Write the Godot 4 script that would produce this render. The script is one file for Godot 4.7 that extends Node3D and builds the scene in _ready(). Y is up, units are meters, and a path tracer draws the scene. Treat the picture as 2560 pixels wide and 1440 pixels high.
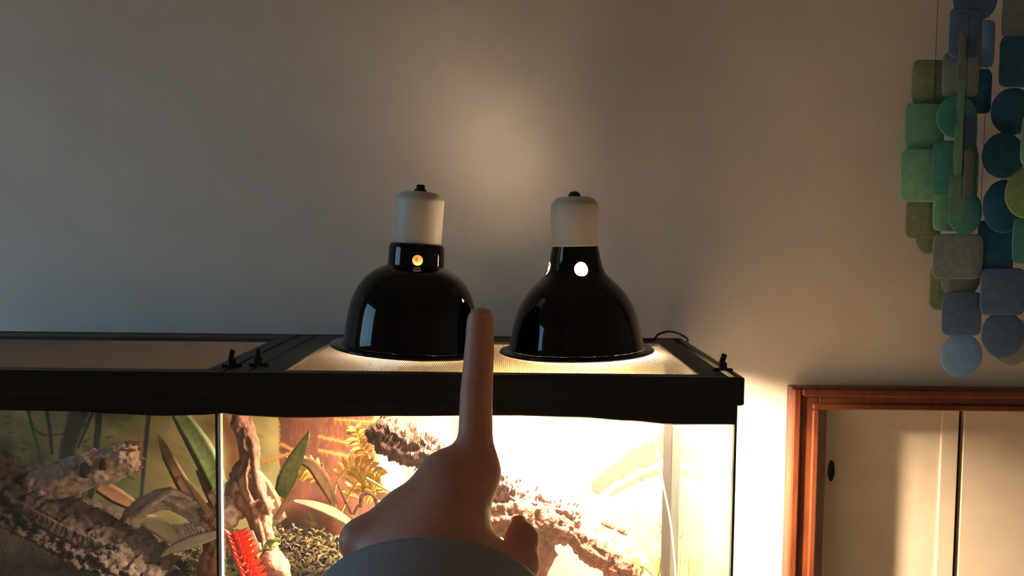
extends Node3D

var cam: Camera3D
var nz := FastNoiseLite.new()
var rng := RandomNumberGenerator.new()
var M := {}

# ---------------------------------------------------------------- helpers
func at(px: float, py: float, z: float) -> Vector3:
	var f := 2217.0
	var d := cam.basis * Vector3((px - 1280.0) / f, -(py - 720.0) / f, -1.0)
	return cam.position + d * (z / d.z)

func mat(c: Color, rough := 0.7, metal := 0.0) -> StandardMaterial3D:
	var m := StandardMaterial3D.new()
	m.albedo_color = c
	m.roughness = rough
	m.metallic = metal
	return m

func noise_tex(freq: float, lo: Color, hi: Color, size := 512, octaves := 4, kind := FastNoiseLite.TYPE_SIMPLEX_SMOOTH, sd := 1) -> NoiseTexture2D:
	var n := FastNoiseLite.new()
	n.noise_type = kind
	n.frequency = freq
	n.fractal_octaves = octaves
	n.seed = sd
	var t := NoiseTexture2D.new()
	t.width = size
	t.height = size
	t.seamless = true
	t.noise = n
	var g := Gradient.new()
	g.set_color(0, lo)
	g.set_color(1, hi)
	t.color_ramp = g
	return t

func textured(lo: Color, hi: Color, freq: float, scale: Vector3, rough := 0.85, bump := 0.0, sd := 1) -> StandardMaterial3D:
	var m := mat(Color.WHITE, rough)
	m.albedo_texture = noise_tex(freq, lo, hi, 512, 5, FastNoiseLite.TYPE_SIMPLEX_SMOOTH, sd)
	m.uv1_triplanar = true
	m.uv1_world_triplanar = true
	m.uv1_scale = scale
	if bump > 0.0:
		m.heightmap_enabled = true
		m.heightmap_texture = noise_tex(freq * 1.5, Color.BLACK, Color.WHITE, 512, 5, FastNoiseLite.TYPE_SIMPLEX_SMOOTH, sd + 3)
		m.heightmap_scale = bump
	return m

func tool() -> SurfaceTool:
	var st := SurfaceTool.new()
	st.begin(Mesh.PRIMITIVE_TRIANGLES)
	return st

func tri(st: SurfaceTool, a: Vector3, b: Vector3, c: Vector3, ua := Vector2.ZERO, ub := Vector2.ZERO, uc := Vector2.ZERO) -> void:
	st.set_uv(ua); st.add_vertex(a)
	st.set_uv(ub); st.add_vertex(b)
	st.set_uv(uc); st.add_vertex(c)

func quad(st: SurfaceTool, a: Vector3, b: Vector3, c: Vector3, d: Vector3) -> void:
	tri(st, a, b, c); tri(st, a, c, d)

# box with small chamfers: centre, size, turn
func add_box(st: SurfaceTool, c: Vector3, s: Vector3, turn := Basis.IDENTITY, ch := 0.0) -> void:
	st.set_smooth_group(-1)
	var h := s * 0.5
	if ch <= 0.0:
		var v := []
		for i in 8:
			v.append(c + turn * Vector3(h.x * (1 if i & 1 else -1), h.y * (1 if i & 2 else -1), h.z * (1 if i & 4 else -1)))
		for q in [[4, 6, 7, 5], [1, 3, 2, 0], [0, 2, 6, 4], [5, 7, 3, 1], [6, 2, 3, 7], [0, 4, 5, 1]]:
			quad(st, v[q[0]], v[q[1]], v[q[2]], v[q[3]])
		return
	# chamfered: sweep of an eight-cornered outline along y with bevelled ends
	var lv := [[-h.y, h.x - ch, h.z - ch], [-h.y + ch, h.x, h.z], [h.y - ch, h.x, h.z], [h.y, h.x - ch, h.z - ch]]
	var rings := []
	for l in lv:
		var x: float = l[1]
		var z: float = l[2]
		var k: float = ch
		var ring := []
		for p in [[x, z - k], [x - k, z], [-x + k, z], [-x, z - k], [-x, -z + k], [-x + k, -z], [x - k, -z], [x, -z + k]]:
			ring.append(c + turn * Vector3(p[0], l[0], p[1]))
		rings.append(ring)
	for r in 3:
		for i in 8:
			var j := (i + 1) % 8
			quad(st, rings[r][i], rings[r][j], rings[r + 1][j], rings[r + 1][i])
	for i in range(1, 7):
		tri(st, rings[0][0], rings[0][i + 1], rings[0][i])
		tri(st, rings[3][0], rings[3][i], rings[3][i + 1])

func boxes(list: Array, ch := 0.0) -> ArrayMesh:
	var st := tool()
	for b in list:
		add_box(st, b[0], b[1], b[2] if b.size() > 2 else Basis.IDENTITY, ch)
	return finish(st)

func span(x0: float, x1: float, y0: float, y1: float, z0: float, z1: float) -> Array:
	return [Vector3((x0 + x1) / 2, (y0 + y1) / 2, (z0 + z1) / 2), Vector3(absf(x1 - x0), absf(y1 - y0), absf(z1 - z0))]

func finish(st: SurfaceTool) -> ArrayMesh:
	st.generate_normals()
	st.index()
	return st.commit()

# rows of points; wrap joins the last column to the first
func add_grid(st: SurfaceTool, rows: Array, wrap := false, smooth := 0) -> void:
	st.set_smooth_group(smooth)
	var n: int = rows.size()
	var m: int = rows[0].size()
	for i in n - 1:
		for j in (m if wrap else m - 1):
			var k := (j + 1) % m
			var u0 := float(j) / m
			var u1 := float(j + 1) / m
			var v0 := float(i) / (n - 1)
			var v1 := float(i + 1) / (n - 1)
			tri(st, rows[i][j], rows[i][k], rows[i + 1][k], Vector2(u0, v0), Vector2(u1, v0), Vector2(u1, v1))
			tri(st, rows[i][j], rows[i + 1][k], rows[i + 1][j], Vector2(u0, v0), Vector2(u1, v1), Vector2(u0, v1))

func smooth_path(pts: Array, rad: Array, per := 6) -> Array:
	var out := []
	for i in pts.size() - 1:
		var a: Vector3 = pts[maxi(i - 1, 0)]
		var b: Vector3 = pts[i]
		var c: Vector3 = pts[i + 1]
		var d: Vector3 = pts[mini(i + 2, pts.size() - 1)]
		for k in per:
			var t := float(k) / per
			out.append([b.cubic_interpolate(c, a, d, t), lerpf(rad[i], rad[i + 1], t)])
	out.append([pts[-1], rad[-1]])
	return out

# swept tube; amp = roughness of the skin relative to the radius
func add_tube(st: SurfaceTool, pts: Array, rad: Array, seg := 10, amp := 0.0, freq := 60.0, per := 6, stretch := 0.35) -> void:
	var path := smooth_path(pts, rad, per)
	var rows := []
	var side := Vector3.ZERO
	for i in path.size():
		var p: Vector3 = path[i][0]
		var t: Vector3 = (path[mini(i + 1, path.size() - 1)][0] - path[maxi(i - 1, 0)][0]).normalized()
		if side == Vector3.ZERO:
			side = t.cross(Vector3(0.13, 0.21, 0.97)).normalized()
		side = (side - t * side.dot(t)).normalized()
		var up := t.cross(side)
		var ring := []
		for j in seg:
			var a := TAU * j / seg
			var dir := side * cos(a) + up * sin(a)
			var r: float = path[i][1]
			if amp > 0.0:
				var q := dir * 0.02 * (1.0 / stretch) * 0.35 + p * stretch
				r *= 1.0 + amp * (nz.get_noise_3dv(q * freq) + 0.5 * nz.get_noise_3dv(q * freq * 2.7 + Vector3(5, 1, 2)))
			ring.append(p + dir * r)
		if i == 0:
			var cap := []
			for j in seg: cap.append(p)
			rows.append(cap)
		rows.append(ring)
		if i == path.size() - 1:
			var cap2 := []
			for j in seg: cap2.append(p + t * float(path[i][1]) * 0.15)
			rows.append(cap2)
	add_grid(st, rows, true)

func tube(pts: Array, rad: Array, seg := 10, amp := 0.0, freq := 60.0, per := 6, stretch := 0.35) -> ArrayMesh:
	var st := tool()
	add_tube(st, pts, rad, seg, amp, freq, per, stretch)
	return finish(st)

func lathe(profile: Array, seg := 48) -> ArrayMesh:
	var st := tool()
	var rows := []
	for p in profile:
		var ring := []
		for j in seg:
			var a := TAU * j / seg
			ring.append(Vector3(sin(a) * p[0], p[1], cos(a) * p[0]))
		rows.append(ring)
	add_grid(st, rows, true)
	return finish(st)

# a leaf blade: centre line, half widths, the way its face points; lens-shaped cross section
func add_leaf(st: SurfaceTool, pts: Array, wid: Array, face: Vector3, thick := 0.0008, fold := 0.2, per := 5) -> void:
	var path := smooth_path(pts, wid, per)
	var top := []
	for i in path.size():
		var p: Vector3 = path[i][0]
		var w: float = maxf(path[i][1], 0.0002)
		var t: Vector3 = (path[mini(i + 1, path.size() - 1)][0] - path[maxi(i - 1, 0)][0]).normalized()
		var side := t.cross(face).normalized()
		var n := side.cross(t).normalized()
		top.append([p - side * w + n * w * fold, p - side * w * 0.5 + n * (w * fold * 0.35 + thick * 0.4), p + n * thick * 0.5, p + side * w * 0.5 + n * (w * fold * 0.35 + thick * 0.4), p + side * w + n * w * fold,
			p + side * w * 0.5 + n * (w * fold * 0.35 - thick * 0.6), p - n * thick * 0.5, p - side * w * 0.5 + n * (w * fold * 0.35 - thick * 0.6)])
	add_grid(st, top, true)

func leaf(pts: Array, wid: Array, face: Vector3, thick := 0.0008, fold := 0.2) -> ArrayMesh:
	var st := tool()
	add_leaf(st, pts, wid, face, thick, fold)
	return finish(st)

func part(called: String, mesh: Mesh, m: Material, parent: Node = self) -> MeshInstance3D:
	var o := MeshInstance3D.new()
	o.name = called
	o.mesh = mesh
	o.material_override = null
	for i in mesh.get_surface_count():
		mesh.surface_set_material(i, m)
	parent.add_child(o, true)
	return o

func thing(called: String, label: String, category: String, where := Vector3.ZERO, group := "") -> Node3D:
	var o := Node3D.new()
	o.name = called
	o.position = where
	add_child(o, true)
	return tag(o, label, category, group)

func tag(o: Node3D, label: String, category: String, group := "") -> Node3D:
	o.set_meta("label", label)
	o.set_meta("category", category)
	if group: o.set_meta("group", group)
	return o

func structure(o: Node3D) -> Node3D:
	o.set_meta("kind", "structure")
	return o

# ---------------------------------------------------------------- skin as a distance field, meshed as surface nets
func net(bones: Array, cell: float, k: float) -> ArrayMesh:
	var lo := Vector3.INF
	var hi := -Vector3.INF
	for b in bones:
		var r: float = maxf(b[2], b[3]) + 3.0 * cell + k
		for e in [b[0], b[1]]:
			lo = lo.min(e - Vector3.ONE * r)
			hi = hi.max(e + Vector3.ONE * r)
	var nx := int((hi.x - lo.x) / cell) + 2
	var ny := int((hi.y - lo.y) / cell) + 2
	var nzz := int((hi.z - lo.z) / cell) + 2
	var d := PackedFloat32Array()
	d.resize(nx * ny * nzz)
	d.fill(10.0)
	for b in bones:
		var A: Vector3 = b[0]
		var B: Vector3 = b[1]
		var ra: float = b[2]
		var rb: float = b[3]
		var kk: float = b[4] if b.size() > 4 else k
		var m: float = maxf(ra, rb) + 2.5 * cell + kk
		var l0 := (A.min(B) - Vector3.ONE * m - lo) / cell
		var l1 := (A.max(B) + Vector3.ONE * m - lo) / cell
		var ab := B - A
		var inv := 1.0 / maxf(ab.length_squared(), 1e-9)
		for iz in range(maxi(0, int(l0.z)), mini(nzz - 1, int(l1.z) + 1)):
			for iy in range(maxi(0, int(l0.y)), mini(ny - 1, int(l1.y) + 1)):
				var row := (iz * ny + iy) * nx
				for ix in range(maxi(0, int(l0.x)), mini(nx - 1, int(l1.x) + 1)):
					var p := lo + Vector3(ix, iy, iz) * cell - A
					var t := clampf(p.dot(ab) * inv, 0.0, 1.0)
					var v := (p - ab * t).length() - lerpf(ra, rb, t)
					var o := d[row + ix]
					if absf(o - v) < kk:
						var h := (kk - absf(o - v)) / kk
						d[row + ix] = minf(o, v) - h * h * kk * 0.25
					elif v < o:
						d[row + ix] = v
	var id := PackedInt32Array()
	id.resize(nx * ny * nzz)
	id.fill(-1)
	var vs := PackedVector3Array()
	var corner := [[0, 0, 0], [1, 0, 0], [0, 1, 0], [1, 1, 0], [0, 0, 1], [1, 0, 1], [0, 1, 1], [1, 1, 1]]
	var edge := [[0, 1], [2, 3], [4, 5], [6, 7], [0, 2], [1, 3], [4, 6], [5, 7], [0, 4], [1, 5], [2, 6], [3, 7]]
	for iz in nzz - 1:
		for iy in ny - 1:
			for ix in nx - 1:
				var base := (iz * ny + iy) * nx + ix
				if d[base] > 2.5 * cell:
					continue
				var val := []
				var neg := 0
				for c in corner:
					var q: float = d[base + (c[2] * ny + c[1]) * nx + c[0]]
					val.append(q)
					if q < 0.0: neg += 1
				if neg == 0 or neg == 8:
					continue
				var sum := Vector3.ZERO
				var cnt := 0
				for e in edge:
					var a: float = val[e[0]]
					var b2: float = val[e[1]]
					if (a < 0.0) != (b2 < 0.0):
						var t := a / (a - b2)
						var ca: Array = corner[e[0]]
						var cb: Array = corner[e[1]]
						sum += Vector3(ca[0], ca[1], ca[2]).lerp(Vector3(cb[0], cb[1], cb[2]), t)
						cnt += 1
				id[base] = vs.size()
				vs.append(lo + (Vector3(ix, iy, iz) + sum / cnt) * cell)
	var st := tool()
	st.set_smooth_group(0)
	for iz in range(1, nzz - 1):
		for iy in range(1, ny - 1):
			for ix in range(1, nx - 1):
				var base := (iz * ny + iy) * nx + ix
				if d[base] > 1.5 * cell or d[base] < -1.5 * cell:
					continue
				var s0 := d[base] < 0.0
				for ax in 3:
					var step: int = [1, nx, nx * ny][ax]
					if s0 == (d[base + step] < 0.0):
						continue
					var u: int = [nx, nx * ny, 1][ax]
					var w: int = [nx * ny, 1, nx][ax]
					var q := [id[base], id[base - u], id[base - u - w], id[base - w]]
					if q.min() < 0:
						continue
					if s0: q.reverse()
					quad(st, vs[q[3]], vs[q[2]], vs[q[1]], vs[q[0]])
	return finish(st)

# ---------------------------------------------------------------- lamp
# dome wall turned from a profile (radius, height), with round vent holes pierced in the band v0..v1
func pierced(profile: Array, v0: float, v1: float, hole_r: float, hole_at: Array, inset: float, rims: bool) -> ArrayMesh:
	var hv := (v0 + v1) * 0.5
	var rad := func(v: float) -> float:
		for i in profile.size() - 1:
			if v <= profile[i + 1][1] + 1e-9:
				var w: float = (v - profile[i][1]) / maxf(profile[i + 1][1] - profile[i][1], 1e-6)
				return lerpf(profile[i][0], profile[i + 1][0], clampf(w, 0, 1)) - inset
		return profile[-1][0] - inset
	var r0: float = rad.call(hv)
	var half := (v1 - v0) * 0.5 / r0
	var N := 8
	var angles := []   # every column
	var holes: Array = hole_at.duplicate()
	holes.sort()
	var patch := []
	for h in holes.size():
		var c: float = holes[h]
		for k in N + 1: angles.append(c - half + 2.0 * half * k / N)
		patch.append(angles.size() - 1 - N)
		var nxt: float = holes[(h + 1) % holes.size()] + (TAU if h == holes.size() - 1 else 0.0)
		var gap := nxt - half - (c + half)
		var steps := maxi(2, int(gap / 0.12))
		for k in range(1, steps): angles.append(c + half + gap * k / steps)
	var P := func(a: float, v: float) -> Vector3:
		var r: float = rad.call(v)
		return Vector3(sin(a) * r, v, cos(a) * r)
	var st := tool()
	var m := angles.size()
	# below and above the band
	for side in 2:
		var rows := []
		var vs := []
		for p in profile:
			if (side == 0 and p[1] < v0 - 1e-6) or (side == 1 and p[1] > v1 + 1e-6):
				vs.append([p[0] - inset, p[1]])
		if side == 0: vs.append([rad.call(v0), v0])
		else: vs.push_front([rad.call(v1), v1])
		for p in vs:
			var ring := []
			for a in angles: ring.append(Vector3(sin(a) * p[0], p[1], cos(a) * p[0]))
			rows.append(ring)
		add_grid(st, rows, true)
	# the band
	st.set_smooth_group(0)
	var inside := {}
	for s in patch:
		for k in N: inside[s + k] = true
	for j in m:
		if inside.has(j): continue
		var a0: float = angles[j]
		var a1: float = angles[(j + 1) % m] + (TAU if j == m - 1 else 0.0)
		for k in N:
			var y0 := lerpf(v0, v1, float(k) / N)
			var y1 := lerpf(v0, v1, float(k + 1) / N)
			quad(st, P.call(a0, y0), P.call(a1, y0), P.call(a1, y1), P.call(a0, y1))
	for s in patch:
		var c: float = (angles[s] + angles[s + N]) * 0.5
		var outer := []
		for k in N: outer.append([lerpf(-half, half, float(k) / N), v0])
		for k in N: outer.append([half, lerpf(v0, v1, float(k) / N)])
		for k in N: outer.append([lerpf(half, -half, float(k) / N), v1])
		for k in N: outer.append([-half, lerpf(v1, v0, float(k) / N)])
		for k in outer.size():
			var l := (k + 1) % outer.size()
			var ring := []
			for o in [outer[k], outer[l]]:
				var dir := Vector2(o[0] * r0, o[1] - hv).normalized() * hole_r
				ring.append([dir.x / r0, hv + dir.y])
			var A: Vector3 = P.call(c + outer[k][0], outer[k][1])
			var B: Vector3 = P.call(c + outer[l][0], outer[l][1])
			var C: Vector3 = P.call(c + ring[1][0], ring[1][1])
			var D: Vector3 = P.call(c + ring[0][0], ring[0][1])
			quad(st, A, B, C, D)
			if rims:
				var back := Vector3(sin(c), 0, cos(c)) * 0.0013
				st.set_smooth_group(1)
				quad(st, D, C, C - back, D - back)
				st.set_smooth_group(0)
	return finish(st)

func dome_lamp(where: Vector3, s: float, prof: Array, v0: float, v1: float, hr: float, holes: Array, cap: Array, energy: float, flood: float, glow: float, tint: Color, bulb_y: float, label: String, tilt: Vector3, knob: int) -> Node3D:
	var t := thing("dome_lamp", label, "lamp", where, "dome heat lamps on the screen lid")
	t.rotation_degrees = tilt
	var pr := []
	for p in prof: pr.append([p[1] * s, p[0] * s])
	var flange := [[0.0712, 0.0012], [0.0785, 0.0004], [0.0800, 0.0012], [0.0802, 0.0026], [0.0795, 0.0038], [0.0770, 0.0042], [0.0738, 0.0050]]
	part("shade", pierced(pr, v0 * s, v1 * s, hr * s, holes, 0.0, true), M.lamp_black, t)
	part("reflector", pierced(pr, v0 * s, v1 * s, hr * s, holes, 0.0013, false), M.reflector, t)
	var f2 := flange.duplicate()
	f2.append([pr[0][0], pr[0][1]])
	part("flange", lathe(f2, 72), M.lamp_black, t)
	var cp := []
	for p in cap: cp.append([p[1] * s, p[0] * s])
	part("socket_cap", lathe(cp, 56), M.socket, t)
	# black strain relief on top
	var ky: float = cp[-1][1]
	if knob == 0:
		part("cord_grip", lathe([[0.0, -0.001], [0.0068, -0.001], [0.0066, 0.0016], [0.0046, 0.0022], [0.0048, 0.0052], [0.0036, 0.0066], [0.0, 0.0062]].map(func(q): return [q[0], q[1] + ky]), 6), M.rubber, t)
	else:
		part("cord_grip", lathe([[0.0, -0.001], [0.0064, -0.001], [0.0064, 0.0012], [0.0052, 0.0036], [0.003, 0.005], [0.0, 0.0054]].map(func(q): return [q[0], q[1] + ky]), 20), M.rubber, t)
	# bulb hanging from the socket inside the dome
	var top: float = cp[0][1]
	part("bulb_base", lathe([[0.0, top - 0.002], [0.013, top - 0.002], [0.013, bulb_y + 0.024], [0.0, bulb_y + 0.024]], 20), M.brass, t)
	var bulb := mat(Color(0.95, 0.9, 0.82), 0.4)
	bulb.emission_enabled = true
	bulb.emission = tint
	bulb.emission_energy_multiplier = glow
	part("bulb", lathe([[0.0, bulb_y + 0.026], [0.010, bulb_y + 0.024], [0.012, bulb_y + 0.015], [0.015, bulb_y + 0.006], [0.0165, bulb_y - 0.004], [0.015, bulb_y - 0.013], [0.019, bulb_y - 0.022], [0.026, 0.020], [0.026, 0.0155], [0.020, 0.0135], [0.0, 0.0130]], 24), bulb, t)
	var l := OmniLight3D.new()
	l.name = "bulb_light"
	l.position = Vector3(0, bulb_y, 0)
	l.light_energy = energy
	l.light_color = tint
	l.light_size = 0.022
	l.omni_range = 12.0
	l.omni_attenuation = 2.0
	l.shadow_enabled = true
	t.add_child(l)
	# its filament: a small bright core that throws the sharper part of the vent spots
	var fl := OmniLight3D.new()
	fl.name = "filament_light"
	fl.position = Vector3(0, bulb_y, 0)
	fl.light_energy = energy * 0.5
	fl.light_color = tint
	fl.light_size = 0.01
	fl.omni_range = 12.0
	fl.omni_attenuation = 2.0
	fl.shadow_enabled = true
	t.add_child(fl)
	# the bulb is a reflector flood: most of its light leaves through the face, downwards
	var d := SpotLight3D.new()
	d.name = "flood_light"
	d.position = Vector3(0, 0.0115, 0)
	d.rotation_degrees.x = -90
	d.light_energy = flood
	d.light_color = tint
	d.light_size = 0.014
	d.spot_angle = 84.0
	d.spot_angle_attenuation = 0.6
	d.spot_range = 12.0
	d.spot_attenuation = 2.0
	d.shadow_enabled = true
	t.add_child(d)
	return t

# ---------------------------------------------------------------- the printed backdrop
const PX0 := -0.655
const PX1 := 0.1805
const PY0 := 0.745
const PY1 := 1.160
const PW := 1400
const PH := 696
var poster: Image

func pp(px: float, py: float) -> Vector2:
	var w := at(px, py, -1.0335)
	return Vector2((w.x - PX0) / (PX1 - PX0) * PW, (PY1 - w.y) / (PY1 - PY0) * PH)

func brush(pts: Array, width: Array, c: Color, soft := 1.0, alpha := 1.0, wob := 0.0) -> void:
	var q := []
	for p in pts: q.append(pp(p[0], p[1]))
	for i in q.size() - 1:
		var a: Vector2 = q[i]
		var b: Vector2 = q[i + 1]
		var wa: float = width[mini(i, width.size() - 1)] * 0.39
		var wb: float = width[mini(i + 1, width.size() - 1)] * 0.39
		var r := maxf(wa, wb) + soft + 2.0 + wob
		var lo := (a.min(b) - Vector2.ONE * r).max(Vector2.ZERO)
		var hi := (a.max(b) + Vector2.ONE * r).min(Vector2(PW - 1, PH - 1))
		var ab := b - a
		var inv := 1.0 / maxf(ab.length_squared(), 1e-6)
		for y in range(int(lo.y), int(hi.y) + 1):
			for x in range(int(lo.x), int(hi.x) + 1):
				var p := Vector2(x, y) - a
				var t := clampf(p.dot(ab) * inv, 0.0, 1.0)
				var d := (p - ab * t).length() - lerpf(wa, wb, t)
				if wob > 0.0: d += wob * nz.get_noise_2d(x * 9.0, y * 9.0)
				if d < soft:
					var k := alpha * clampf((soft - d) / (soft * 2.0), 0.0, 1.0)
					var o := poster.get_pixel(x, y)
					poster.set_pixel(x, y, o.lerp(c, k))

func blob(px: float, py: float, rx: float, c: Color, alpha := 0.6, soft := 0.6) -> void:
	brush([[px, py], [px + 1, py]], [rx * 2.0], c, rx * 0.78 * soft + 1.0, alpha)

func make_poster() -> ImageTexture:
	poster = Image.create(PW, PH, false, Image.FORMAT_RGB8)
	# even olive and ochre ground of the printed forest, patchy all over
	nz.frequency = 0.004
	for x in PW:
		for y in PH:
			var n := nz.get_noise_2d(x * 2.2, y * 2.2) * 0.5 + nz.get_noise_2d(x * 7.0 + 300, y * 7.0) * 0.3
			var g := clampf(0.5 + 1.1 * nz.get_noise_2d(x * 1.6 - 900, y * 1.6 + 40), 0.0, 1.0)
			var c := Color(0.58, 0.55, 0.35).lerp(Color(0.74, 0.65, 0.41), g)
			poster.set_pixel(x, y, Color(c.r * (1.0 + 0.2 * n), c.g * (1.0 + 0.22 * n), c.b * (1.0 + 0.2 * n)))
	nz.frequency = 0.01
	# left: leafy blur, stems
	for i in 70:
		var gx := rng.randf_range(-60, 330)
		blob(gx, rng.randf_range(1010, 1240), rng.randf_range(8, 26), [Color(0.22, 0.27, 0.17), Color(0.38, 0.40, 0.22), Color(0.30, 0.36, 0.26), Color(0.46, 0.43, 0.22)][i % 4], 0.45)
	for i in 40:
		blob(rng.randf_range(280, 560), rng.randf_range(1020, 1420), rng.randf_range(10, 30), [Color(0.66, 0.56, 0.25), Color(0.55, 0.46, 0.26), Color(0.70, 0.62, 0.36), Color(0.50, 0.50, 0.24)][i % 4], 0.45)
	for i in 190:
		var fx := rng.randf_range(-60, 345)
		var fy := rng.randf_range(1015, 1300)
		var fa := rng.randf_range(-0.9, 0.9)
		brush([[fx, fy], [fx + cos(fa) * 17.0, fy + sin(fa) * 13.0]], [rng.randf_range(3, 8), 2], [Color(0.50, 0.56, 0.34), Color(0.15, 0.19, 0.11), Color(0.60, 0.58, 0.30), Color(0.20, 0.27, 0.16), Color(0.42, 0.46, 0.34)][i % 5], 1.6, 0.7)
	for i in 110:
		var fx := rng.randf_range(300, 690)
		var fy := rng.randf_range(1080, 1420)
		brush([[fx, fy], [fx + rng.randf_range(-20, 20), fy + rng.randf_range(-9, 9)]], [rng.randf_range(4, 11), 3], [Color(0.74, 0.66, 0.32), Color(0.42, 0.38, 0.16), Color(0.60, 0.58, 0.26), Color(0.80, 0.68, 0.40)][i % 4], 2.4, 0.5)
	blob(100, 1090, 32, Color(0.55, 0.50, 0.22), 0.7)
	blob(530, 1060, 20, Color(0.45, 0.33, 0.16), 0.7)
	var dk := Color(0.05, 0.045, 0.035)
	brush([[205, 1015], [175, 1110], [160, 1190], [140, 1250]], [46, 34, 28, 24], Color(0.10, 0.08, 0.065), 4.0, 0.95)
	brush([[120, 1015], [130, 1070], [136, 1130]], [8, 8, 7], dk, 1.5, 0.95)
	brush([[15, 1120], [30, 1170], [34, 1220]], [16, 14, 12], dk, 2.0, 0.95)
	blob(16, 1115, 24, Color(0.12, 0.13, 0.10), 0.8)
	brush([[74, 1020], [90, 1070], [115, 1085], [165, 1082]], [7, 5, 4, 3], dk, 1.2, 0.8)
	brush([[80, 1050], [100, 1110], [108, 1160]], [5, 4, 4], dk, 1.2, 0.7)
	brush([[252, 1015], [250, 1070], [242, 1140], [232, 1230], [214, 1290]], [16, 15, 14, 14, 12], Color(0.09, 0.065, 0.035), 1.5, 0.95)
	brush([[240, 1020], [215, 1080], [200, 1115]], [7, 6, 5], dk, 1.2, 0.9)
	brush([[222, 1275], [255, 1250]], [6, 4], dk, 1.2, 0.9)
	brush([[378, 1015], [368, 1110], [362, 1180], [357, 1240]], [12, 11, 9, 8], Color(0.17, 0.12, 0.045), 1.5, 0.95)
	for i in 8:
		var sx := 40.0 + i * 24.0
		brush([[sx, 1150], [sx + rng.randf_range(-8, 8), 1215]], [4, 3], Color(0.16, 0.17, 0.11), 1.5, 0.6)
	brush([[560, 1055], [590, 1090], [600, 1150], [595, 1200]], [36, 40, 46, 50], Color(0.52, 0.29, 0.13), 9.0, 0.85)
	# broad red-brown trunk
	for i in 9:
		var tx := 716.0 + i * 25.5
		brush([[tx, 1010], [tx + 2, 1150], [tx + 4, 1330]], [31, 31, 31], Color(0.38, 0.14, 0.075).lerp(Color(0.48, 0.20, 0.10), fmod(i * 0.37, 1.0)), 2.5, 1.0, 5.0)
	for i in 26:
		var tx := rng.randf_range(708, 925)
		var ty := rng.randf_range(1010, 1250)
		brush([[tx, ty], [tx + rng.randf_range(-4, 5), ty + rng.randf_range(40, 110)]], [4, 3], [Color(0.31, 0.10, 0.06), Color(0.56, 0.27, 0.14)][i % 2], 1.5, 0.5)
	# printed fern sprays over the trunk
	for sp in [[840, 1045, 935, 1052, 20], [800, 1088, 880, 1106, 12], [800, 1122, 870, 1136, 13], [765, 1140, 805, 1162, 12], [705, 1106, 735, 1122, 8], [660, 1150, 740, 1126, 10]]:
		for i in 9:
			var t := i / 8.0
			var bx := lerpf(sp[0], sp[2], t)
			var by := lerpf(sp[1], sp[3], t)
			var col := Color(0.66, 0.40, 0.17).lerp(Color(0.62, 0.46, 0.21), fmod(i * 0.61, 1.0))
			brush([[bx, by], [bx + rng.randf_range(-3, 10), by + rng.randf_range(0.3, 1.0) * sp[4]]], [9, 3], col, 1.5, 0.85)
			brush([[bx, by], [bx + rng.randf_range(-3, 10), by - rng.randf_range(0.3, 0.8) * sp[4] * 0.7]], [8, 3], col, 1.5, 0.85)
		brush([[sp[0], sp[1]], [sp[2], sp[3]]], [5, 5], Color(0.82, 0.55, 0.25), 1.5, 0.8)
	# olive undergrowth at the foot of the trunk
	for i in 150:
		var ux := rng.randf_range(640, 900)
		var uy := rng.randf_range(1285, 1460)
		brush([[ux, uy], [ux + rng.randf_range(-22, 22), uy - rng.randf_range(2, 18)]], [rng.randf_range(5, 13), 3], [Color(0.36, 0.29, 0.14), Color(0.48, 0.38, 0.18), Color(0.58, 0.44, 0.22), Color(0.26, 0.22, 0.12)][i % 4], 1.8, 0.75)
	# right: pale clearing with an arching root and leaf litter
	brush([[1490, 1215], [1540, 1175], [1600, 1140], [1650, 1115], [1690, 1095]], [34, 46, 56, 62, 66], Color(0.19, 0.035, 0.022), 2.5, 0.97, 7.0)
	brush([[1500, 1207], [1600, 1146], [1690, 1112]], [10, 20, 24], Color(0.40, 0.15, 0.09), 2.0, 0.8, 6.0)
	brush([[1530, 1230], [1600, 1190], [1690, 1165]], [12, 16, 18], Color(0.20, 0.04, 0.025), 2.5, 0.9, 5.0)
	for i in 26:
		var lx := rng.randf_range(1450, 1660)
		var ly := rng.randf_range(1290, 1400)
		brush([[lx, ly], [lx + rng.randf_range(-12, 12), ly + rng.randf_range(-6, 8)]], [rng.randf_range(3, 9), 2], [Color(0.24, 0.07, 0.05), Color(0.14, 0.11, 0.11), Color(0.40, 0.14, 0.08)][i % 3], 1.2, 0.9)
	brush([[1135, 1015], [1150, 1120]], [30, 26], Color(0.70, 0.38, 0.16), 4.0, 0.8)
	brush([[1595, 1395], [1625, 1320], [1655, 1260]], [30, 22, 8], Color(0.78, 0.75, 0.36), 2.0, 0.6)
	return ImageTexture.create_from_image(poster)

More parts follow.
